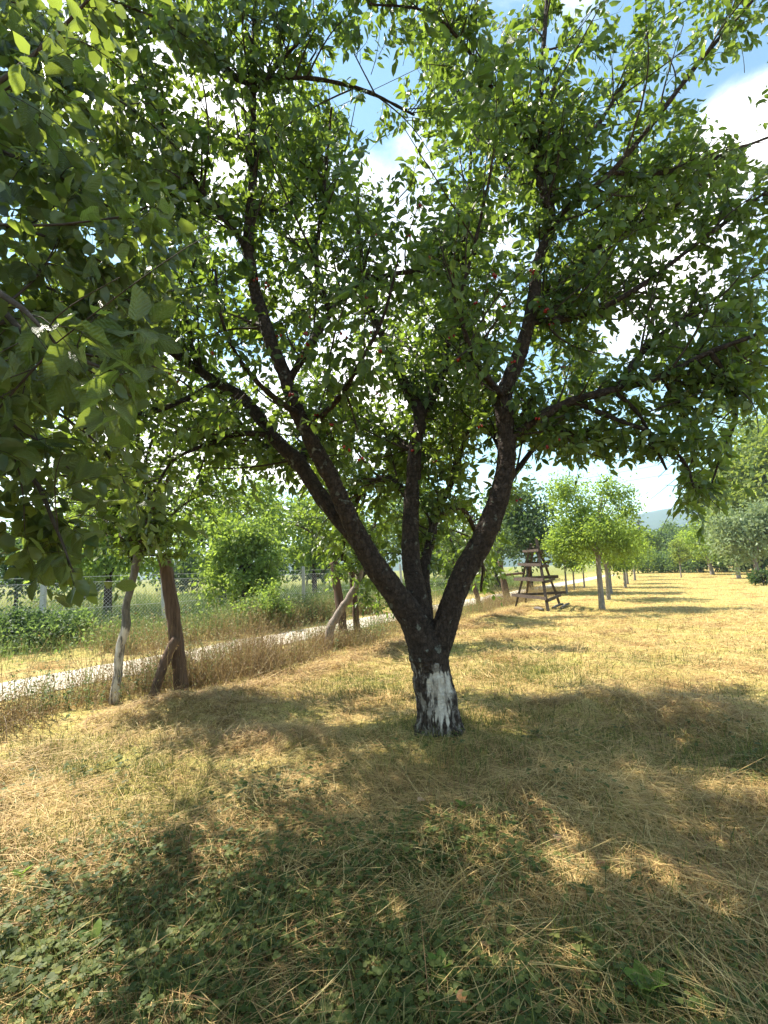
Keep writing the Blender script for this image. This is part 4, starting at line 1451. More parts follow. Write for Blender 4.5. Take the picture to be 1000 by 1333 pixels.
for nm_, lb_, (px_, py_), Yd, H_, R_, th_, mt_, lf_, nl_ in LBG:
    crown_tree(nm_, lb_, P(px_, py_, Yd), H_, R_, th_, .10 if H_ < 5 else .16, M[mt_], lf_, nl_, M['bark'], 55, shape=.4, cat='tree')


# ------------------------------------------------------------------ posts
def post(name, label, rows, brace=None, rails=(), mat=None, group=None, nbrace='brace'):
    """rows (px,py,Y,wpx) of the post; brace the same"""
    mat = mat or M['post_wood']
    b = limb(rows)
    base = b[0, :3].copy()
    base[2] = float(gh(base[0], base[1]))
    t = empty(name, base, label, 'post', group)

    def stick(nm, rws, sides=10):
        q = limb(rws)
        q[0, 2] -= .12 if nm != 'rail' else 0
        s = spline(q, 16)
        s[:, 3] *= 1 + .10 * (RNG.random(16) - .5)
        s[:, :3] += RNG.normal(size=(16, 3)) * .004
        sides = sides * 2
        V, FS = tubes(s[None, :, :3], s[None, :, 3], sides)
        gr = np.where(RNG.random(sides) < .3, RNG.uniform(.78, .9, sides), RNG.uniform(.96, 1.05, sides))
        gr = gr[None, :] * (1 + .05 * RNG.normal(size=(16, sides)))
        ax = np.repeat(s[:, :3], sides, 0)
        V = ax + (V - ax) * gr.reshape(-1, 1)
        obj(nm, V - base, FS, mat, t)
    stick('pole', rows)
    if brace:
        stick('brace', brace)
    for r in rails:
        stick('rail', r, 8)
    return t


y1 = FP0[1]
post('fence_post', 'thick brown timber fence post leaning left, with a diagonal brace at its foot', [(238, 902, y1, 19), (231, 850, y1, 18), (222, 780, y1, 17), (212, 722, y1, 16)],
     [(198, 899, y1 - .3, 11), (213, 866, y1 - .2, 11.5), (229, 830, y1 - .09, 11)])
y2 = G(446, 835)[1]
post('fence_post', 'brown post joined by a short rail to a thinner second post', [(449, 838, y2, 11), (444, 800, y2, 12), (439, 765, y2, 11), (434, 731, y2, 10)],
     None, [[(438, 753, y2, 5), (450, 752, y2 + .1, 5), (462, 752, y2 + .2, 5)], [(465, 826, y2 + .2, 9), (462, 785, y2 + .2, 8), (457, 738, y2 + .2, 8)]])
y4 = G(658, 782)[1]
post('fence_post', 'grey-brown braced fence post left of the wooden rack', [(659, 783, y4, 6.5), (655, 755, y4, 6), (651, 730, y4, 6)], [(664, 779, y4 + .2, 4), (660, 765, y4 + .1, 4), (656, 748, y4, 3.5)],
     [[(655, 749, y4, 3), (670, 747, y4 + .3, 3), (683, 746, y4 + .6, 3)]])
y3 = G(628, 790)[1]
post('fence_post', 'thin reddish post leaning left behind the right limb of the cherry', [(626, 792, y3, 6), (620, 772, y3, 6), (612, 748, y3, 5)])

# ------------------------------------------------------------------ chain-link fence across the lane
fa, fb = P(20, 835, 12.6), P(560, 780, 25.0)
fa[2] = fb[2] = 0
fdir = (fb - fa) / np.linalg.norm(fb - fa)
flen = np.linalg.norm(fb - fa)
fence = empty('chain_link_fence', fa, 'chain-link fence with pale concrete posts on the far side of the lane', 'fence')
FA = np.array(fa)
for (px_, lean_) in ((55, .0), (215, -.06), (395, .0), (524, -.04)):
    # where the pixel column crosses the fence line
    best = min(np.linspace(0, flen, 400), key=lambda q: abs(project((FA + fdir * q + np.array([0, 0, .8]))[None])[0][0] - px_))
    c = FA + fdir * best
    w = .06
    bx, h = [], 1.75
    for z, k in ((-.2, 1), (h * .96, .85), (h, .6)):
        for sx, sy in ((-1, -1), (1, -1), (1, 1), (-1, 1)):
            bx.append(c - FA + np.array([sx * w * k + lean_ * z, sy * w * k, z]))
    q = [[0, 3, 2, 1], [8, 9, 10, 11]] + [[a + j, a + (j + 1) % 4, a + 4 + (j + 1) % 4, a + 4 + j] for a in (0, 4) for j in range(4)]
    obj('post', np.array(bx), [np.array(q)], M['concrete'], fence, smooth=False)
ms, me_ = -8.0, flen * .62
step = .10
us = np.arange(ms, me_, step)
z0, z1 = .05, 1.45
seg = []
for u in us:
    for sgn in (1, -1):
        a_ = fdir * u + np.array([0, 0, z0])
        b_ = fdir * (u + sgn * (z1 - z0)) + np.array([0, 0, z1])
        seg.append([a_, b_])
seg = np.array(seg)
V, FS = tubes(seg, np.full((len(seg), 2), .0022), 3, False)
tag(obj('wire_mesh', V, FS, M['wire'], fence), kind='stuff')
sw = []
for z in (.06, .75, 1.45, 1.6):
    sw.append([fdir * ms + np.array([0, 0, z]), fdir * (flen * 1.25) + np.array([0, 0, z])])
for z in (.4, .9, 1.1):
    sw.append([fdir * me_ + np.array([0, 0, z]), fdir * (flen * 1.25) + np.array([0, 0, z])])
for s in sw:
    V, FS = tubes(np.array([s]), np.full((1, 2), .004), 4)
    obj('strand', V, FS, M['wire'], fence)


# ------------------------------------------------------------------ wooden rack
def beam(a, b, w, h, up=(0, 0, 1)):
    a, b = np.asarray(a, float), np.asarray(b, float)
    d = (b - a) / np.linalg.norm(b - a)
    s = np.cross(d, np.asarray(up, float))
    s /= np.linalg.norm(s)
    u = np.cross(s, d)
    n = 5
    V = []
    for i in range(n):
        t = i / (n - 1)
        c = a + (b - a) * t + RNG.normal(size=3) * .006
        k = 1 + RNG.normal() * .06
        for sx, sy in ((-1, -1), (1, -1), (1, 1), (-1, 1)):
            V.append(c + s * sx * w / 2 * k + u * sy * h / 2 * k)
    q = [[0, 3, 2, 1], [4 * n - 4, 4 * n - 3, 4 * n - 2, 4 * n - 1]] + [[4 * i + j, 4 * i + (j + 1) % 4, 4 * i + 4 + (j + 1) % 4, 4 * i + 4 + j] for i in range(n - 1) for j in range(4)]
    return np.array(V), [np.array(q)]


f1, f2, f3 = G(714, 796), G(670.5, 790), G(730, 787)
RK0 = np.array(f1)
rack = empty('drying_rack', f1, 'weathered wooden rack of crossed planks on slanting legs left of the pear tree', 'rack')
apex = P(698, 700, 17.0)
f4 = np.array([f2[0] + .9, f2[1] + 1.9, 0])
tops_ = [apex, P(691, 708, 17.4), P(701, 712, 17.5), P(694, 712, 17.7)]
legs = []
for f, tp__, w in ((f1, tops_[0], .10), (f2, tops_[1], .07), (f3, tops_[2], .09), (f4, tops_[3], .07)):
    f = np.array(f)
    f[2] = -.08
    legs.append((f, np.array(tp__)))
    V, FS = beam(f, tp__, w, w, (.3, 1, 0))
    obj('leg', V - RK0, FS, M['old_wood'], rack, smooth=False)


def on(leg, z):
    a, b = leg
    t = (z - a[2]) / (b[2] - a[2])
    return a + (b - a) * t


for z, e1, e2 in ((.42, .35, .6), (.98, .5, .5), (1.5, .45, .35), (1.98, .3, .12)):
    for (la, lb_, ea, eb, dzz) in ((legs[1], legs[0], e1, .18, 0), (legs[0], legs[2], .15, e2, -.05), (legs[1], legs[2], .1, e2 * .6, .06)):
        a, b = on(la, z + dzz + RNG.uniform(-.03, .03)), on(lb_, z + dzz + RNG.uniform(-.03, .03))
        d = (b - a) / np.linalg.norm(b - a)
        offs = np.cross(d, [0, 0, 1]) * .075
        V, FS = beam(a - d * ea + offs, b + d * eb + offs, .035, RNG.uniform(.085, .125))
        obj('plank', V - RK0, FS, M['old_wood'], rack, smooth=False)
# firewood at the rack's feet
for (a, b, w, lb_) in (((697, 794), (707, 796), .09, 'short cut log lying just left of the front rack leg'), ((720, 793), (733, 789), .08, 'pale cut branch lying right of the front rack leg'), ((731, 793), (741, 788), .07, 'thin cut branch farthest right at the foot of the rack')):
    pa, pb_ = np.array(G(*a)), np.array(G(*b))
    pa[2], pb_[2] = gh(pa[0], pa[1]) + .05, gh(pb_[0], pb_[1]) + .07
    s = spline(np.array([[*pa, w], [*((pa + pb_) / 2 + np.array([0, 0, .02])), w * .95], [*pb_, w * .8]]), 8)
    V, FS = tubes(s[None, :, :3], s[None, :, 3] * .6, 8)
    tag(obj('log', V, FS, M['grey_bark'], origin=pa), lb_, 'log', 'cut wood by the rack')

# ------------------------------------------------------------------ utility pole and cables
up_ = P(835, 735, 70)
pole = empty('utility_pole', (up_[0], up_[1], 0), 'slim dark utility pole above the far trees below the blue hill', 'pole')
tp_ = P(831, 677, 70)
V, FS = tubes(np.array([[[0, 0, -.2], [tp_[0] - up_[0], 0, tp_[2]]]]), np.array([[.2, .14]]), 8)
obj('shaft', V, FS, M['cable'], pole)
V, FS = beam([tp_[0] - up_[0] - .8, 0, tp_[2] - .3], [tp_[0] - up_[0] + .8, 0, tp_[2] - .3], .12, .12)
obj('crossarm', V, FS, M['cable'], pole, smooth=False)
for a, b, sag, r, lb_ in (((560, 655, 45), (1010, 575, 40), .25, .011, 'upper of two thin cables crossing the open sky right of the cherry'),
                          ((560, 663, 45), (1010, 592, 40), .25, .011, 'lower of two thin cables crossing the open sky right of the cherry'),
                          ((250, 225, 9.5), (660, 32, 8.0), .05, .006, 'grey cable passing overhead behind the top of the cherry')):
    pa, pb_ = P(*a), P(*b)
    t = np.linspace(0, 1, 24)[:, None]
    q = pa * (1 - t) + pb_ * t
    q[:, 2] -= sag * 4 * (t * (1 - t))[:, 0]
    V, FS = tubes(q[None], np.full((1, 24), r), 5)
    tag(obj('power_cable', V, FS, M['cable'], origin=pa), lb_, 'cable', 'overhead cables')


# ------------------------------------------------------------------ grass and hay
M['hay'] = blade_material('hay', [(0, (.17, .09, .038)), (.25, (.35, .215, .085)), (.6, (.55, .385, .145)), (1, (.72, .57, .27))], .25)
M['grass'] = blade_material('grass', [(0, (.05, .075, .018)), (.45, (.12, .145, .03)), (.75, (.24, .24, .055)), (1, (.40, .33, .12))], .35)
M['clover'] = blade_material('clover', [(0, (.055, .08, .017)), (.6, (.09, .125, .027)), (1, (.20, .21, .055))], .4, .6)
M['weed'] = blade_material('dry_weeds', [(0, (.14, .085, .04)), (.4, (.27, .18, .08)), (.75, (.36, .28, .12)), (1, (.22, .25, .08))], .3)
M['meadow'] = blade_material('meadow_grass', [(0, (.07, .12, .03)), (.5, (.13, .19, .05)), (.8, (.22, .26, .08)), (1, (.36, .32, .14))], .35)


def sample(n, ylo, yhi, pw=1.0, margin=1.12, extra=None):
    """points on the visible ground, denser towards the viewer"""
    u = RNG.random(n)
    y = ylo * (yhi / ylo) ** (u ** pw)
    x = RNG.uniform(-1, 1, n) * (y * .80 * margin + .35)
    return x, y


def ribbons(x, y, z, d, L, w, arch, segs=3, lift=0.0):
    """thin bent blades. d unit direction (n,3) at the root, arch: how far the tip falls or rises"""
    n = len(x)
    p0 = np.stack([x, y, z], -1)
    side = unit(np.cross(d, np.array([0, 0, 1.0]) + randdir(n) * .35))
    k = segs + 1
    t = np.linspace(0, 1, k)
    side2 = unit(np.cross(d, randdir(n)))
    bendy = RNG.normal(size=n) * .18
    V = np.empty((n, 2 * k - 1, 3))
    for j, tt in enumerate(t):
        c = p0 + d * (L * tt)[:, None] + np.array([0, 0, 1]) * (arch * L * tt * tt)[:, None] + side2 * (bendy * L * tt * tt)[:, None]
        if j == k - 1:
            V[:, 2 * j] = c
        else:
            ww = (w * (1 - .6 * tt))[:, None] * .5
            V[:, 2 * j] = c - side * ww
            V[:, 2 * j + 1] = c + side * ww
    b = (np.arange(n) * (2 * k - 1))[:, None]
    Q = [b + np.array([[2 * j, 2 * j + 1, 2 * j + 3, 2 * j + 2]]) for j in range(segs - 1)]
    Q = np.concatenate(Q) if Q else np.zeros((0, 4), int)
    T = b + np.array([[2 * segs - 2, 2 * segs - 1, 2 * segs]])
    return V.reshape(-1, 3), Q, T, segs


def blades(name, mat, x, y, d, L, w, arch, rnd, zoff=0.0, segs=3, origin=None):
    z = gh(x, y) + zoff
    V, Q, T, s = ribbons(x, y, z, d, L, w, arch, segs)
    fr_ = np.concatenate([np.tile(rnd, s - 1), rnd])
    o = obj(name, V, [Q, T], mat, smooth=True, fattr={'rnd': fr_})
    return tag(o, kind='stuff')


def in_orchard(x, y):
    return lane_s(x, y) < -.05 + .3 * (vnoise(x, y, None, 2, 4) - .5)


TRUNK_XY = np.array(base0[:2])
# cut hay strewn over the field
x, y = sample(170000, 1.25, 17, 1.0)
g = green(x, y)
mound = windrow(x, y) + sum(a * bump2(x, y, c, rx, ry) for c, rx, ry, a in MOUNDS)
patch = fbm(x, y, 1.6, 61, 3)
kp = in_orchard(x, y) & (RNG.random(len(x)) < np.clip(1.0 - .40 * g + mound * 6 + (patch - .5) * 2.4, .10, 1))
x, y = x[kp], y[kp]
n = len(x)
dirn = fbm(x, y, .8, 71, 2) * 2 * math.pi * 1.5 + RNG.normal(size=n) * .9
el = RNG.normal(size=n) * .16 + .10
d = unit(np.stack([np.cos(dirn), np.sin(dirn), np.tan(el)], -1))
ds = np.clip(y / 4, 1, 3)
Lh = RNG.gamma(2.2, .075, n) + .04
Lh = np.clip(Lh, .05, .5)
rv = np.clip(RNG.random(n) * .75 + .5 * (fbm(x, y, 2.0, 81, 3) - .3), 0, 1)
mound = windrow(x, y) + sum(a * bump2(x, y, c, rx, ry) for c, rx, ry, a in MOUNDS)
patch2 = fbm(x, y, 2.4, 161, 3)
blades('cut_hay', M['hay'], x, y, d, Lh, RNG.uniform(.0018, .0044, n) * ds, RNG.uniform(-.35, .05, n), rv, RNG.uniform(.002, .02, n) + .06 * RNG.random(n) * np.clip(patch2 - .35, 0, 1) * 2 + mound * RNG.random(n) * .4)

# lofted heaps of raked hay
cc_ = []
for k in range(900):
    al_, s_ = RNG.uniform(-6, 14), -.95 + RNG.normal() * .3
    c = FP0 + FD * al_ + FN * s_
    cc_.append((c[0], c[1], RNG.uniform(.08, .2), RNG.uniform(.04, .11)))
    if k < 320:
        q = MOUNDS[int(RNG.integers(len(MOUNDS)))]
        cc_.append((q[0][0] + RNG.normal() * q[1] * .6, q[0][1] + RNG.normal() * q[2] * .7, RNG.uniform(.08, .22), RNG.uniform(.05, .12)))
    if k < 420:
        u_, v_ = sample(1, 1.5, 13)
        cc_.append((u_[0], v_[0], RNG.uniform(.06, .2), RNG.uniform(.03, .08)))
cc_ = np.array(cc_)
kp = (cc_[:, 1] > 1.3) & (vnoise(cc_[:, 0], cc_[:, 1], None, 1.1, 55) > .38) & (np.hypot(cc_[:, 0] - base0[0], cc_[:, 1] - base0[1]) > .35)
cc_ = cc_[kp]
q = np.repeat(np.arange(len(cc_)), 46)
n = len(q)
u_, v_ = RNG.normal(size=n) * .55, RNG.normal(size=n) * .55
x, y = cc_[q, 0] + u_ * cc_[q, 2], cc_[q, 1] + v_ * cc_[q, 2]
dome = np.exp(-(u_ ** 2 + v_ ** 2)) * cc_[q, 3]
dr = RNG.uniform(0, 2 * math.pi, len(cc_))[q] + RNG.normal(size=n) * .8
d = unit(np.stack([np.cos(dr), np.sin(dr), RNG.normal(size=n) * .3 + .05], -1))
blades('hay_heaps', M['hay'], x, y, d, RNG.gamma(2.5, .05, n).clip(.05, .35), RNG.uniform(.002, .0042, n) * np.clip(y / 4, 1, 2.6), RNG.uniform(-.7, -.1, n), np.clip(RNG.random(n) * .9 - .15 + .3 * (RNG.random(len(cc_))[q] - .3), 0, 1), dome * RNG.uniform(.2, 1, n))

# short green grass
x, y = sample(150000, 1.25, 14, 1.0)
g = green(x, y)
kp = in_orchard(x, y) & (RNG.random(len(x)) < np.clip(g * 1.15 + .08, 0, 1)) & (np.hypot(x - TRUNK_XY[0], y - TRUNK_XY[1]) > .2)
x, y = x[kp], y[kp]
n = len(x)
a = RNG.uniform(0, 2 * math.pi, n)
tilt = np.abs(RNG.normal(size=n) * .45) + .1
d = np.stack([np.cos(a) * np.sin(tilt), np.sin(a) * np.sin(tilt), np.cos(tilt)], -1)
Lg = RNG.gamma(4, .018, n) + .03
blades('green_grass', M['grass'], x, y, d, Lg, RNG.uniform(.0025, .005, n) * np.clip(y / 4, 1, 2.2), RNG.uniform(-.6, -.1, n), np.clip(RNG.random(n) * .9 + .15 * RNG.normal(size=n), 0, 1))

# long green blades in the nearest corner at the right, thick tufts
tuft = [(base0, .22, 900), (G(975, 990), .35, 900), (G(930, 1290), .45, 1100), (G(100, 1000), .12, 160), (G(195, 1000), .12, 220), (G(600, 990), .3, 500), (G(800, 1200), .5, 900), (G(470, 900), .5, 1200), (G(690, 880), .6, 1400), (G(240, 1300), .4, 500), (G(660, 940), .3, 500)]
tx = np.concatenate([c[0] + RNG.normal(size=k) * r for c, r, k in tuft])
ty = np.concatenate([c[1] + RNG.normal(size=k) * r * .8 for c, r, k in tuft])
kp = ty > 1.1
tx, ty = tx[kp], ty[kp]
n = len(tx)
a = RNG.uniform(0, 2 * math.pi, n)
tilt = np.abs(RNG.normal(size=n) * .4) + .1
d = np.stack([np.cos(a) * np.sin(tilt), np.sin(a) * np.sin(tilt), np.cos(tilt)], -1)
blades('grass_tufts', M['grass'], tx, ty, d, RNG.uniform(.08, .2, n), RNG.uniform(.003, .006, n), RNG.uniform(-.7, -.1, n), RNG.random(n) * .85)

# clover
x, y = sample(26000, 1.25, 5.2, 1.0)
cmask = np.clip((fbm(x, y, 1.4, 91, 3) - .5) * 4, 0, 1) * .4
for c, r_, a_ in ((G(70, 1230), .75, .9), (G(560, 1105), .4, .9), (G(380, 1280), .5, .8), (G(200, 1110), .7, .7), (G(300, 1180), .8, .5), (G(900, 1270), .45, .6), (G(640, 1290), .4, .4), (G(500, 1240), .5, .5)):
    cmask = cmask + a_ * bump2(x, y, c, r_, r_ * .6)
kp = in_orchard(x, y) & (RNG.random(len(x)) < np.clip(cmask, 0, 1)) & (y < 4.6)
x, y = x[kp], y[kp]
n = len(x)
ca = RNG.uniform(0, 2 * math.pi, n)
hz_ = gh(x, y) + RNG.uniform(.02, .075, n)
Pc, Dc, Nc = [], [], []
for k in range(3):
    a = ca + k * 2 * math.pi / 3
    Dc.append(unit(np.stack([np.cos(a), np.sin(a), RNG.normal(size=n) * .25], -1)))
    Pc.append(np.stack([x, y, hz_], -1))
    Nc.append(unit(np.array([0, 0, 1.0]) + randdir(n) * .35))
Pc, Dc, Nc = np.concatenate(Pc), np.concatenate(Dc), np.concatenate(Nc)
Lc = np.tile(RNG.uniform(.012, .028, n), 3)
V, FS = leaf_mesh(Pc, Dc, Nc, Lc, Lc * 1.0, np.full(3 * n, .4))
o = obj('clover', V, FS, M['clover'], fattr={'rnd': leaf_rnd(np.tile(RNG.random(n), 3))})
tag(o, kind='stuff')

# dry stubble farther out
x, y = sample(90000, 9, 55, .8, 1.1)
kp = in_orchard(x, y)
x, y = x[kp], y[kp]
n = len(x)
a = RNG.uniform(0, 2 * math.pi, n)
tilt = RNG.uniform(.3, 1.45, n)
d = np.stack([np.cos(a) * np.sin(tilt), np.sin(a) * np.sin(tilt), np.cos(tilt)], -1)
gg = green(x, y)
isg = RNG.random(n) < gg * .6
blades('stubble', M['hay'], x[~isg], y[~isg], d[~isg], RNG.uniform(.06, .16, (~isg).sum()), .004 * y[~isg] / 8, RNG.uniform(-.4, 0, (~isg).sum()), np.clip(.25 + .75 * RNG.random((~isg).sum()), 0, 1), .005, 2)
blades('field_grass', M['grass'], x[isg], y[isg], d[isg], RNG.uniform(.06, .14, isg.sum()), .0045 * y[isg] / 8, RNG.uniform(-.4, 0, isg.sum()), RNG.random(isg.sum()), .005, 2)

# tall dry weeds along the fence line
n = 70000
al = np.where(RNG.random(n) < .25, RNG.uniform(.2, 5.5, n), RNG.uniform(-7, 26, n))
ss = RNG.normal(size=n) * .42 + .65
ss = np.where(ss > 1.6, .6, ss)
x = FP0[0] + FD[0] * al + FN[0] * ss
y = FP0[1] + FD[1] * al + FN[1] * ss
clump = fbm(x, y, 1.1, 101, 3)
kp = (RNG.random(n) < np.clip((clump - .40) * 4, .10, 1)) & (y > 1.8)
x, y, clump, al = x[kp], y[kp], clump[kp], al[kp]
n = len(x)
a = RNG.uniform(0, 2 * math.pi, n)
tilt = np.abs(RNG.normal(size=n) * .62)
d = np.stack([np.cos(a) * np.sin(tilt), np.sin(a) * np.sin(tilt), np.cos(tilt)], -1)
hgt = RNG.gamma(2.2, .2, n).clip(.08, 1.1) * (.25 + 1.7 * clump) * np.where(al > 10, .6, 1)
tall = (al > .2) & (al < 3.5) & (RNG.random(n) < .30)
hgt = np.where(tall, RNG.uniform(.45, 1.05, n) * (.5 + clump), np.where(al < 0, hgt * .85, np.where((al > 3.6) & (al < 5.6), hgt * .4, hgt)))
hue_ = fbm(x, y, .9, 141, 3)
blades('dry_weeds', M['weed'], x, y, d, hgt, RNG.uniform(.003, .008, n), RNG.uniform(-.6, 0, n), np.clip(RNG.random(n) * .8 + .9 * (hue_ - .45), 0, 1))
# small leaves and seed heads on the weeds
k = RNG.integers(0, n, 48000)
tt = RNG.uniform(.3, 1, 48000)
pl = np.stack([x[k], y[k], gh(x[k], y[k])], -1) + d[k] * (hgt[k] * tt)[:, None] - np.array([0, 0, 1]) * (.15 * hgt[k] * tt * tt)[:, None]
Lw = RNG.uniform(.015, .045, 48000)
V, FS = leaf_mesh(pl, randdir(48000), randdir(48000), Lw, Lw * .4)
tag(obj('weed_leaves', V, FS, M['weed'], fattr={'rnd': leaf_rnd(RNG.random(48000))}), kind='stuff')
# green undergrowth between weeds: leafy stems
k = 1500
al = RNG.uniform(-6, 12, k)
ss = RNG.normal(size=k) * .35 + .75
x, y = FP0[0] + FD[0] * al + FN[0] * ss, FP0[1] + FD[1] * al + FN[1] * ss
kp = (vnoise(x, y, None, 1.2, 12) > .5) & (y > 1.8)
x, y = x[kp], y[kp]
k = len(x)
a = RNG.uniform(0, 2 * math.pi, k)
tilt = np.abs(RNG.normal(size=k) * .3)
d = np.stack([np.cos(a) * np.sin(tilt), np.sin(a) * np.sin(tilt), np.cos(tilt)], -1)
hs_ = RNG.uniform(.2, .75, k)
blades('weed_stems', M['meadow'], x, y, d, hs_, np.full(k, .005), np.full(k, -.05), RNG.random(k) * .7)
q = np.repeat(np.arange(k), 14)
tt = RNG.uniform(.15, 1, len(q))
pl = np.stack([x[q], y[q], gh(x[q], y[q])], -1) + d[q] * (hs_[q] * tt)[:, None] - np.array([0, 0, 1]) * (.05 * hs_[q] * tt * tt)[:, None]
Lw = RNG.uniform(.025, .06, len(q)) * (1.15 - .5 * tt)
V, FS = leaf_mesh(pl, unit(randdir(len(q)) * np.array([1, 1, .4])), unit(randdir(len(q)) * .5 + np.array([0, 0, 1])), Lw, Lw * .5)
tag(obj('green_weeds', V, FS, M['meadow'], fattr={'rnd': leaf_rnd(RNG.random(len(q)) * .85)}), kind='stuff')

# golden and green scrub on the far verge of the lane
n = 15000
al = RNG.uniform(1.5, 11, n)
ss = 3.75 + np.abs(RNG.normal(size=n)) * .7
x, y = FP0[0] + FD[0] * al + FN[0] * ss, FP0[1] + FD[1] * al + FN[1] * ss
cl_ = fbm(x, y, 1.0, 191, 3)
kp = RNG.random(n) < np.clip((cl_ - .42) * 5, .03, 1)
x, y, cl_ = x[kp], y[kp], cl_[kp]
n = len(x)
a = RNG.uniform(0, 2 * math.pi, n)
tilt = np.abs(RNG.normal(size=n) * .4)
d = np.stack([np.cos(a) * np.sin(tilt), np.sin(a) * np.sin(tilt), np.cos(tilt)], -1)
hv = RNG.uniform(.3, 1.0, n) * (.4 + cl_)
blades('verge_scrub', M['weed'], x, y, d, hv, RNG.uniform(.005, .011, n), RNG.uniform(-.4, 0, n), np.clip(RNG.random(n) * .7 + 1.2 * (cl_ - .45), 0, 1))
q = RNG.integers(0, n, 24000)
tt = RNG.uniform(.3, 1, len(q))
pl = np.stack([x[q], y[q], gh(x[q], y[q])], -1) + d[q] * (hv[q] * tt)[:, None]
Lw = RNG.uniform(.03, .07, len(q))
V, FS = leaf_mesh(pl, randdir(len(q)), randdir(len(q)), Lw, Lw * .45)
tag(obj('verge_leaves', V, FS, M['meadow'], fattr={'rnd': leaf_rnd(np.clip(RNG.random(len(q)) * .8 + .2, 0, 1))}), kind='stuff')
for px_, py_, Yd, H_, R_, mt_, lb_ in ((38, 842, 11.6, .95, 1.0, 'dark_leaf', 'low dark bramble bush in front of the chain-link fence at the left edge'), (88, 836, 12.4, .8, .75, 'mid_leaf', 'smaller green bramble bush right of the dark one before the fence'),
                                       (345, 815, 14.0, 1.25, .8, 'lime_leaf', 'bright green shrub at the far verge of the lane in front of the willow')):
    crown_tree('bush', lb_, P(px_, py_, Yd), H_, R_, .08, .025, M[mt_], (.06, .12), 2600, M['twig'], 26, cat='bush', shape=.2)

# tall meadow beyond the lane
n = 70000
al = RNG.uniform(-12, 45, n)
ss = 3.9 + RNG.gamma(1.6, 4.5, n)
x, y = FP0[0] + FD[0] * al + FN[0] * ss, FP0[1] + FD[1] * al + FN[1] * ss
px, py, dep = project(np.stack([x, y, np.full(n, .4)], -1))
kp = (dep > 3) & (px > -120) & (px < 760)
x, y, ss = x[kp], y[kp], ss[kp]
n = len(x)
a = RNG.uniform(0, 2 * math.pi, n)
tilt = np.abs(RNG.normal(size=n) * .25)
d = np.stack([np.cos(a) * np.sin(tilt), np.sin(a) * np.sin(tilt), np.cos(tilt)], -1)
ht = (RNG.uniform(.25, .75, n) * np.clip((ss - 3.6) / 3, .2, 1.2)) * (.5 + fbm(x, y, .5, 111, 3))
ht = np.where(ss < 9, np.minimum(ht, .62), ht)
blades('meadow_grass', M['meadow'], x, y, d, ht, RNG.uniform(.008, .016, n) * np.clip(y / 14, .7, 2.5), RNG.uniform(-.3, 0, n), np.clip(RNG.random(n) * .5 + .5 * fbm(x, y, .4, 121, 2) + .6 * np.exp(-np.maximum(ss - 4, 0) / 1.6), 0, 1))
k = 15000
al = RNG.uniform(-10, 25, k)
ss = 4.1 + RNG.gamma(1.5, 2.6, k)
x, y = FP0[0] + FD[0] * al + FN[0] * ss, FP0[1] + FD[1] * al + FN[1] * ss
kp = (fbm(x, y, .55, 131, 3) > .52)
x, y = x[kp], y[kp]
k = len(x)
Lw = RNG.uniform(.04, .10, k)
V, FS = leaf_mesh(np.stack([x, y, gh(x, y) + RNG.uniform(.1, .65, k)], -1), unit(randdir(k)), unit(randdir(k) * .7 + np.array([0, 0, 1])), Lw, Lw * .5)
tag(obj('meadow_weeds', V, FS, M['mid_leaf'], fattr={'rnd': leaf_rnd(RNG.random(k))}), kind='stuff')

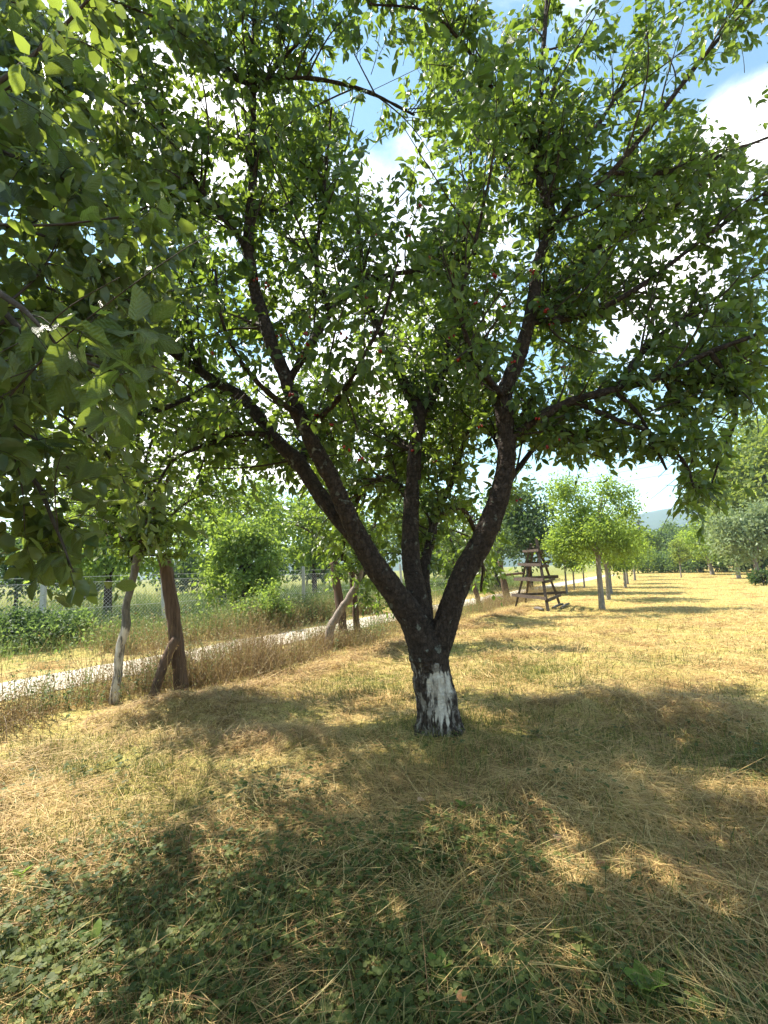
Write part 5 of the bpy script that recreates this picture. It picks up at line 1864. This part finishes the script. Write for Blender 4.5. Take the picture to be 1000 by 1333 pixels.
# fallen dry leaves and broad-leaved weeds
M['brown_leaf'] = leaf_material('brown_leaf', [(.28, .14, .06), (.38, .22, .11), (.45, .28, .15)], (.4, .2, .06), .25)
BL = leaf_variants(M['brown_leaf'], 'fallen_leaf', 4)
for i, (px_, py_, lb_) in enumerate(((564, 1049, 'pair of pale brown fallen leaves left of the clover patch, right one'), (552, 1052, 'pair of pale brown fallen leaves left of the clover patch, left one'), (788, 1125, 'orange-brown fallen leaf on the hay right of centre'),
                                     (595, 1308, 'tan fallen leaf near the bottom edge below the clover'), (638, 1243, 'reddish fallen leaf low between two clover patches'), (725, 1085, 'small brown fallen leaf in the hay above the orange one'), (400, 1170, 'dry brown leaf lying in the hay left of centre'))):
    c = G(px_, py_)
    c[2] = gh(c[0], c[1]) + .05
    o = link('fallen_leaf', BL[i % 4], None, Vector(c))
    o.scale = (.045, .06, .06)
    o.rotation_euler = (RNG.uniform(-.3, .3), RNG.uniform(-.3, .3), RNG.uniform(0, 6))
    tag(o, lb_, 'leaf', 'fallen leaves on the grass')
WL = leaf_variants(M['lime_leaf'], 'weed_leaf', 4)
for px_, py_, lb_, s_ in ((122, 1222, 'broad-leaved weed with one upright blade in the clover at lower left', .085), (30, 1130, 'broad-leaved weed near the left edge above the clover', .07), (575, 1262, 'bright green broad-leaved weed low in the centre', .08),
                          (845, 1290, 'broad-leaved weed in the long grass at lower right', .10), (605, 1060, 'broad-leaved weed by the fallen leaves', .07)):
    c = G(px_, py_)
    c[2] = float(gh(c[0], c[1]))
    t = empty('weed_plant', c, lb_, 'weed', 'broad-leaved weeds in the grass')
    for k in range(5):
        a = k * 1.26 + RNG.uniform(-.2, .2)
        e = RNG.uniform(.15, 1.0)
        q = link('leaf', WL[k % 4], t)
        q.location = (0, 0, .03)
        q.rotation_euler = (e, 0, a)
        q.scale = (s_ * .55, s_, s_)

# ------------------------------------------------------------------ air
HAZE = True
if HAZE:
    bx = np.array([[sx, sy, sz] for sz in (-2.2, 175) for sx, sy in ((-3300, -3300), (3300, -3300), (3300, 3300), (-3300, 3300))], float)
    q = np.array([[0, 3, 2, 1], [4, 5, 6, 7], [0, 1, 5, 4], [1, 2, 6, 5], [2, 3, 7, 6], [3, 0, 4, 7]])
    mt, nt, o_ = new_mat('haze_air')
    pv = N(nt, 'ShaderNodeVolumePrincipled')
    pv.inputs['Color'].default_value = (.62, .80, 1.0, 1)
    pv.inputs['Density'].default_value = .00034
    pv.inputs['Anisotropy'].default_value = .1
    nt.links.new(pv.outputs[0], o_.inputs['Volume'])
    o = obj('haze', bx, [q], mt, smooth=False)
    tag(o, kind='stuff')
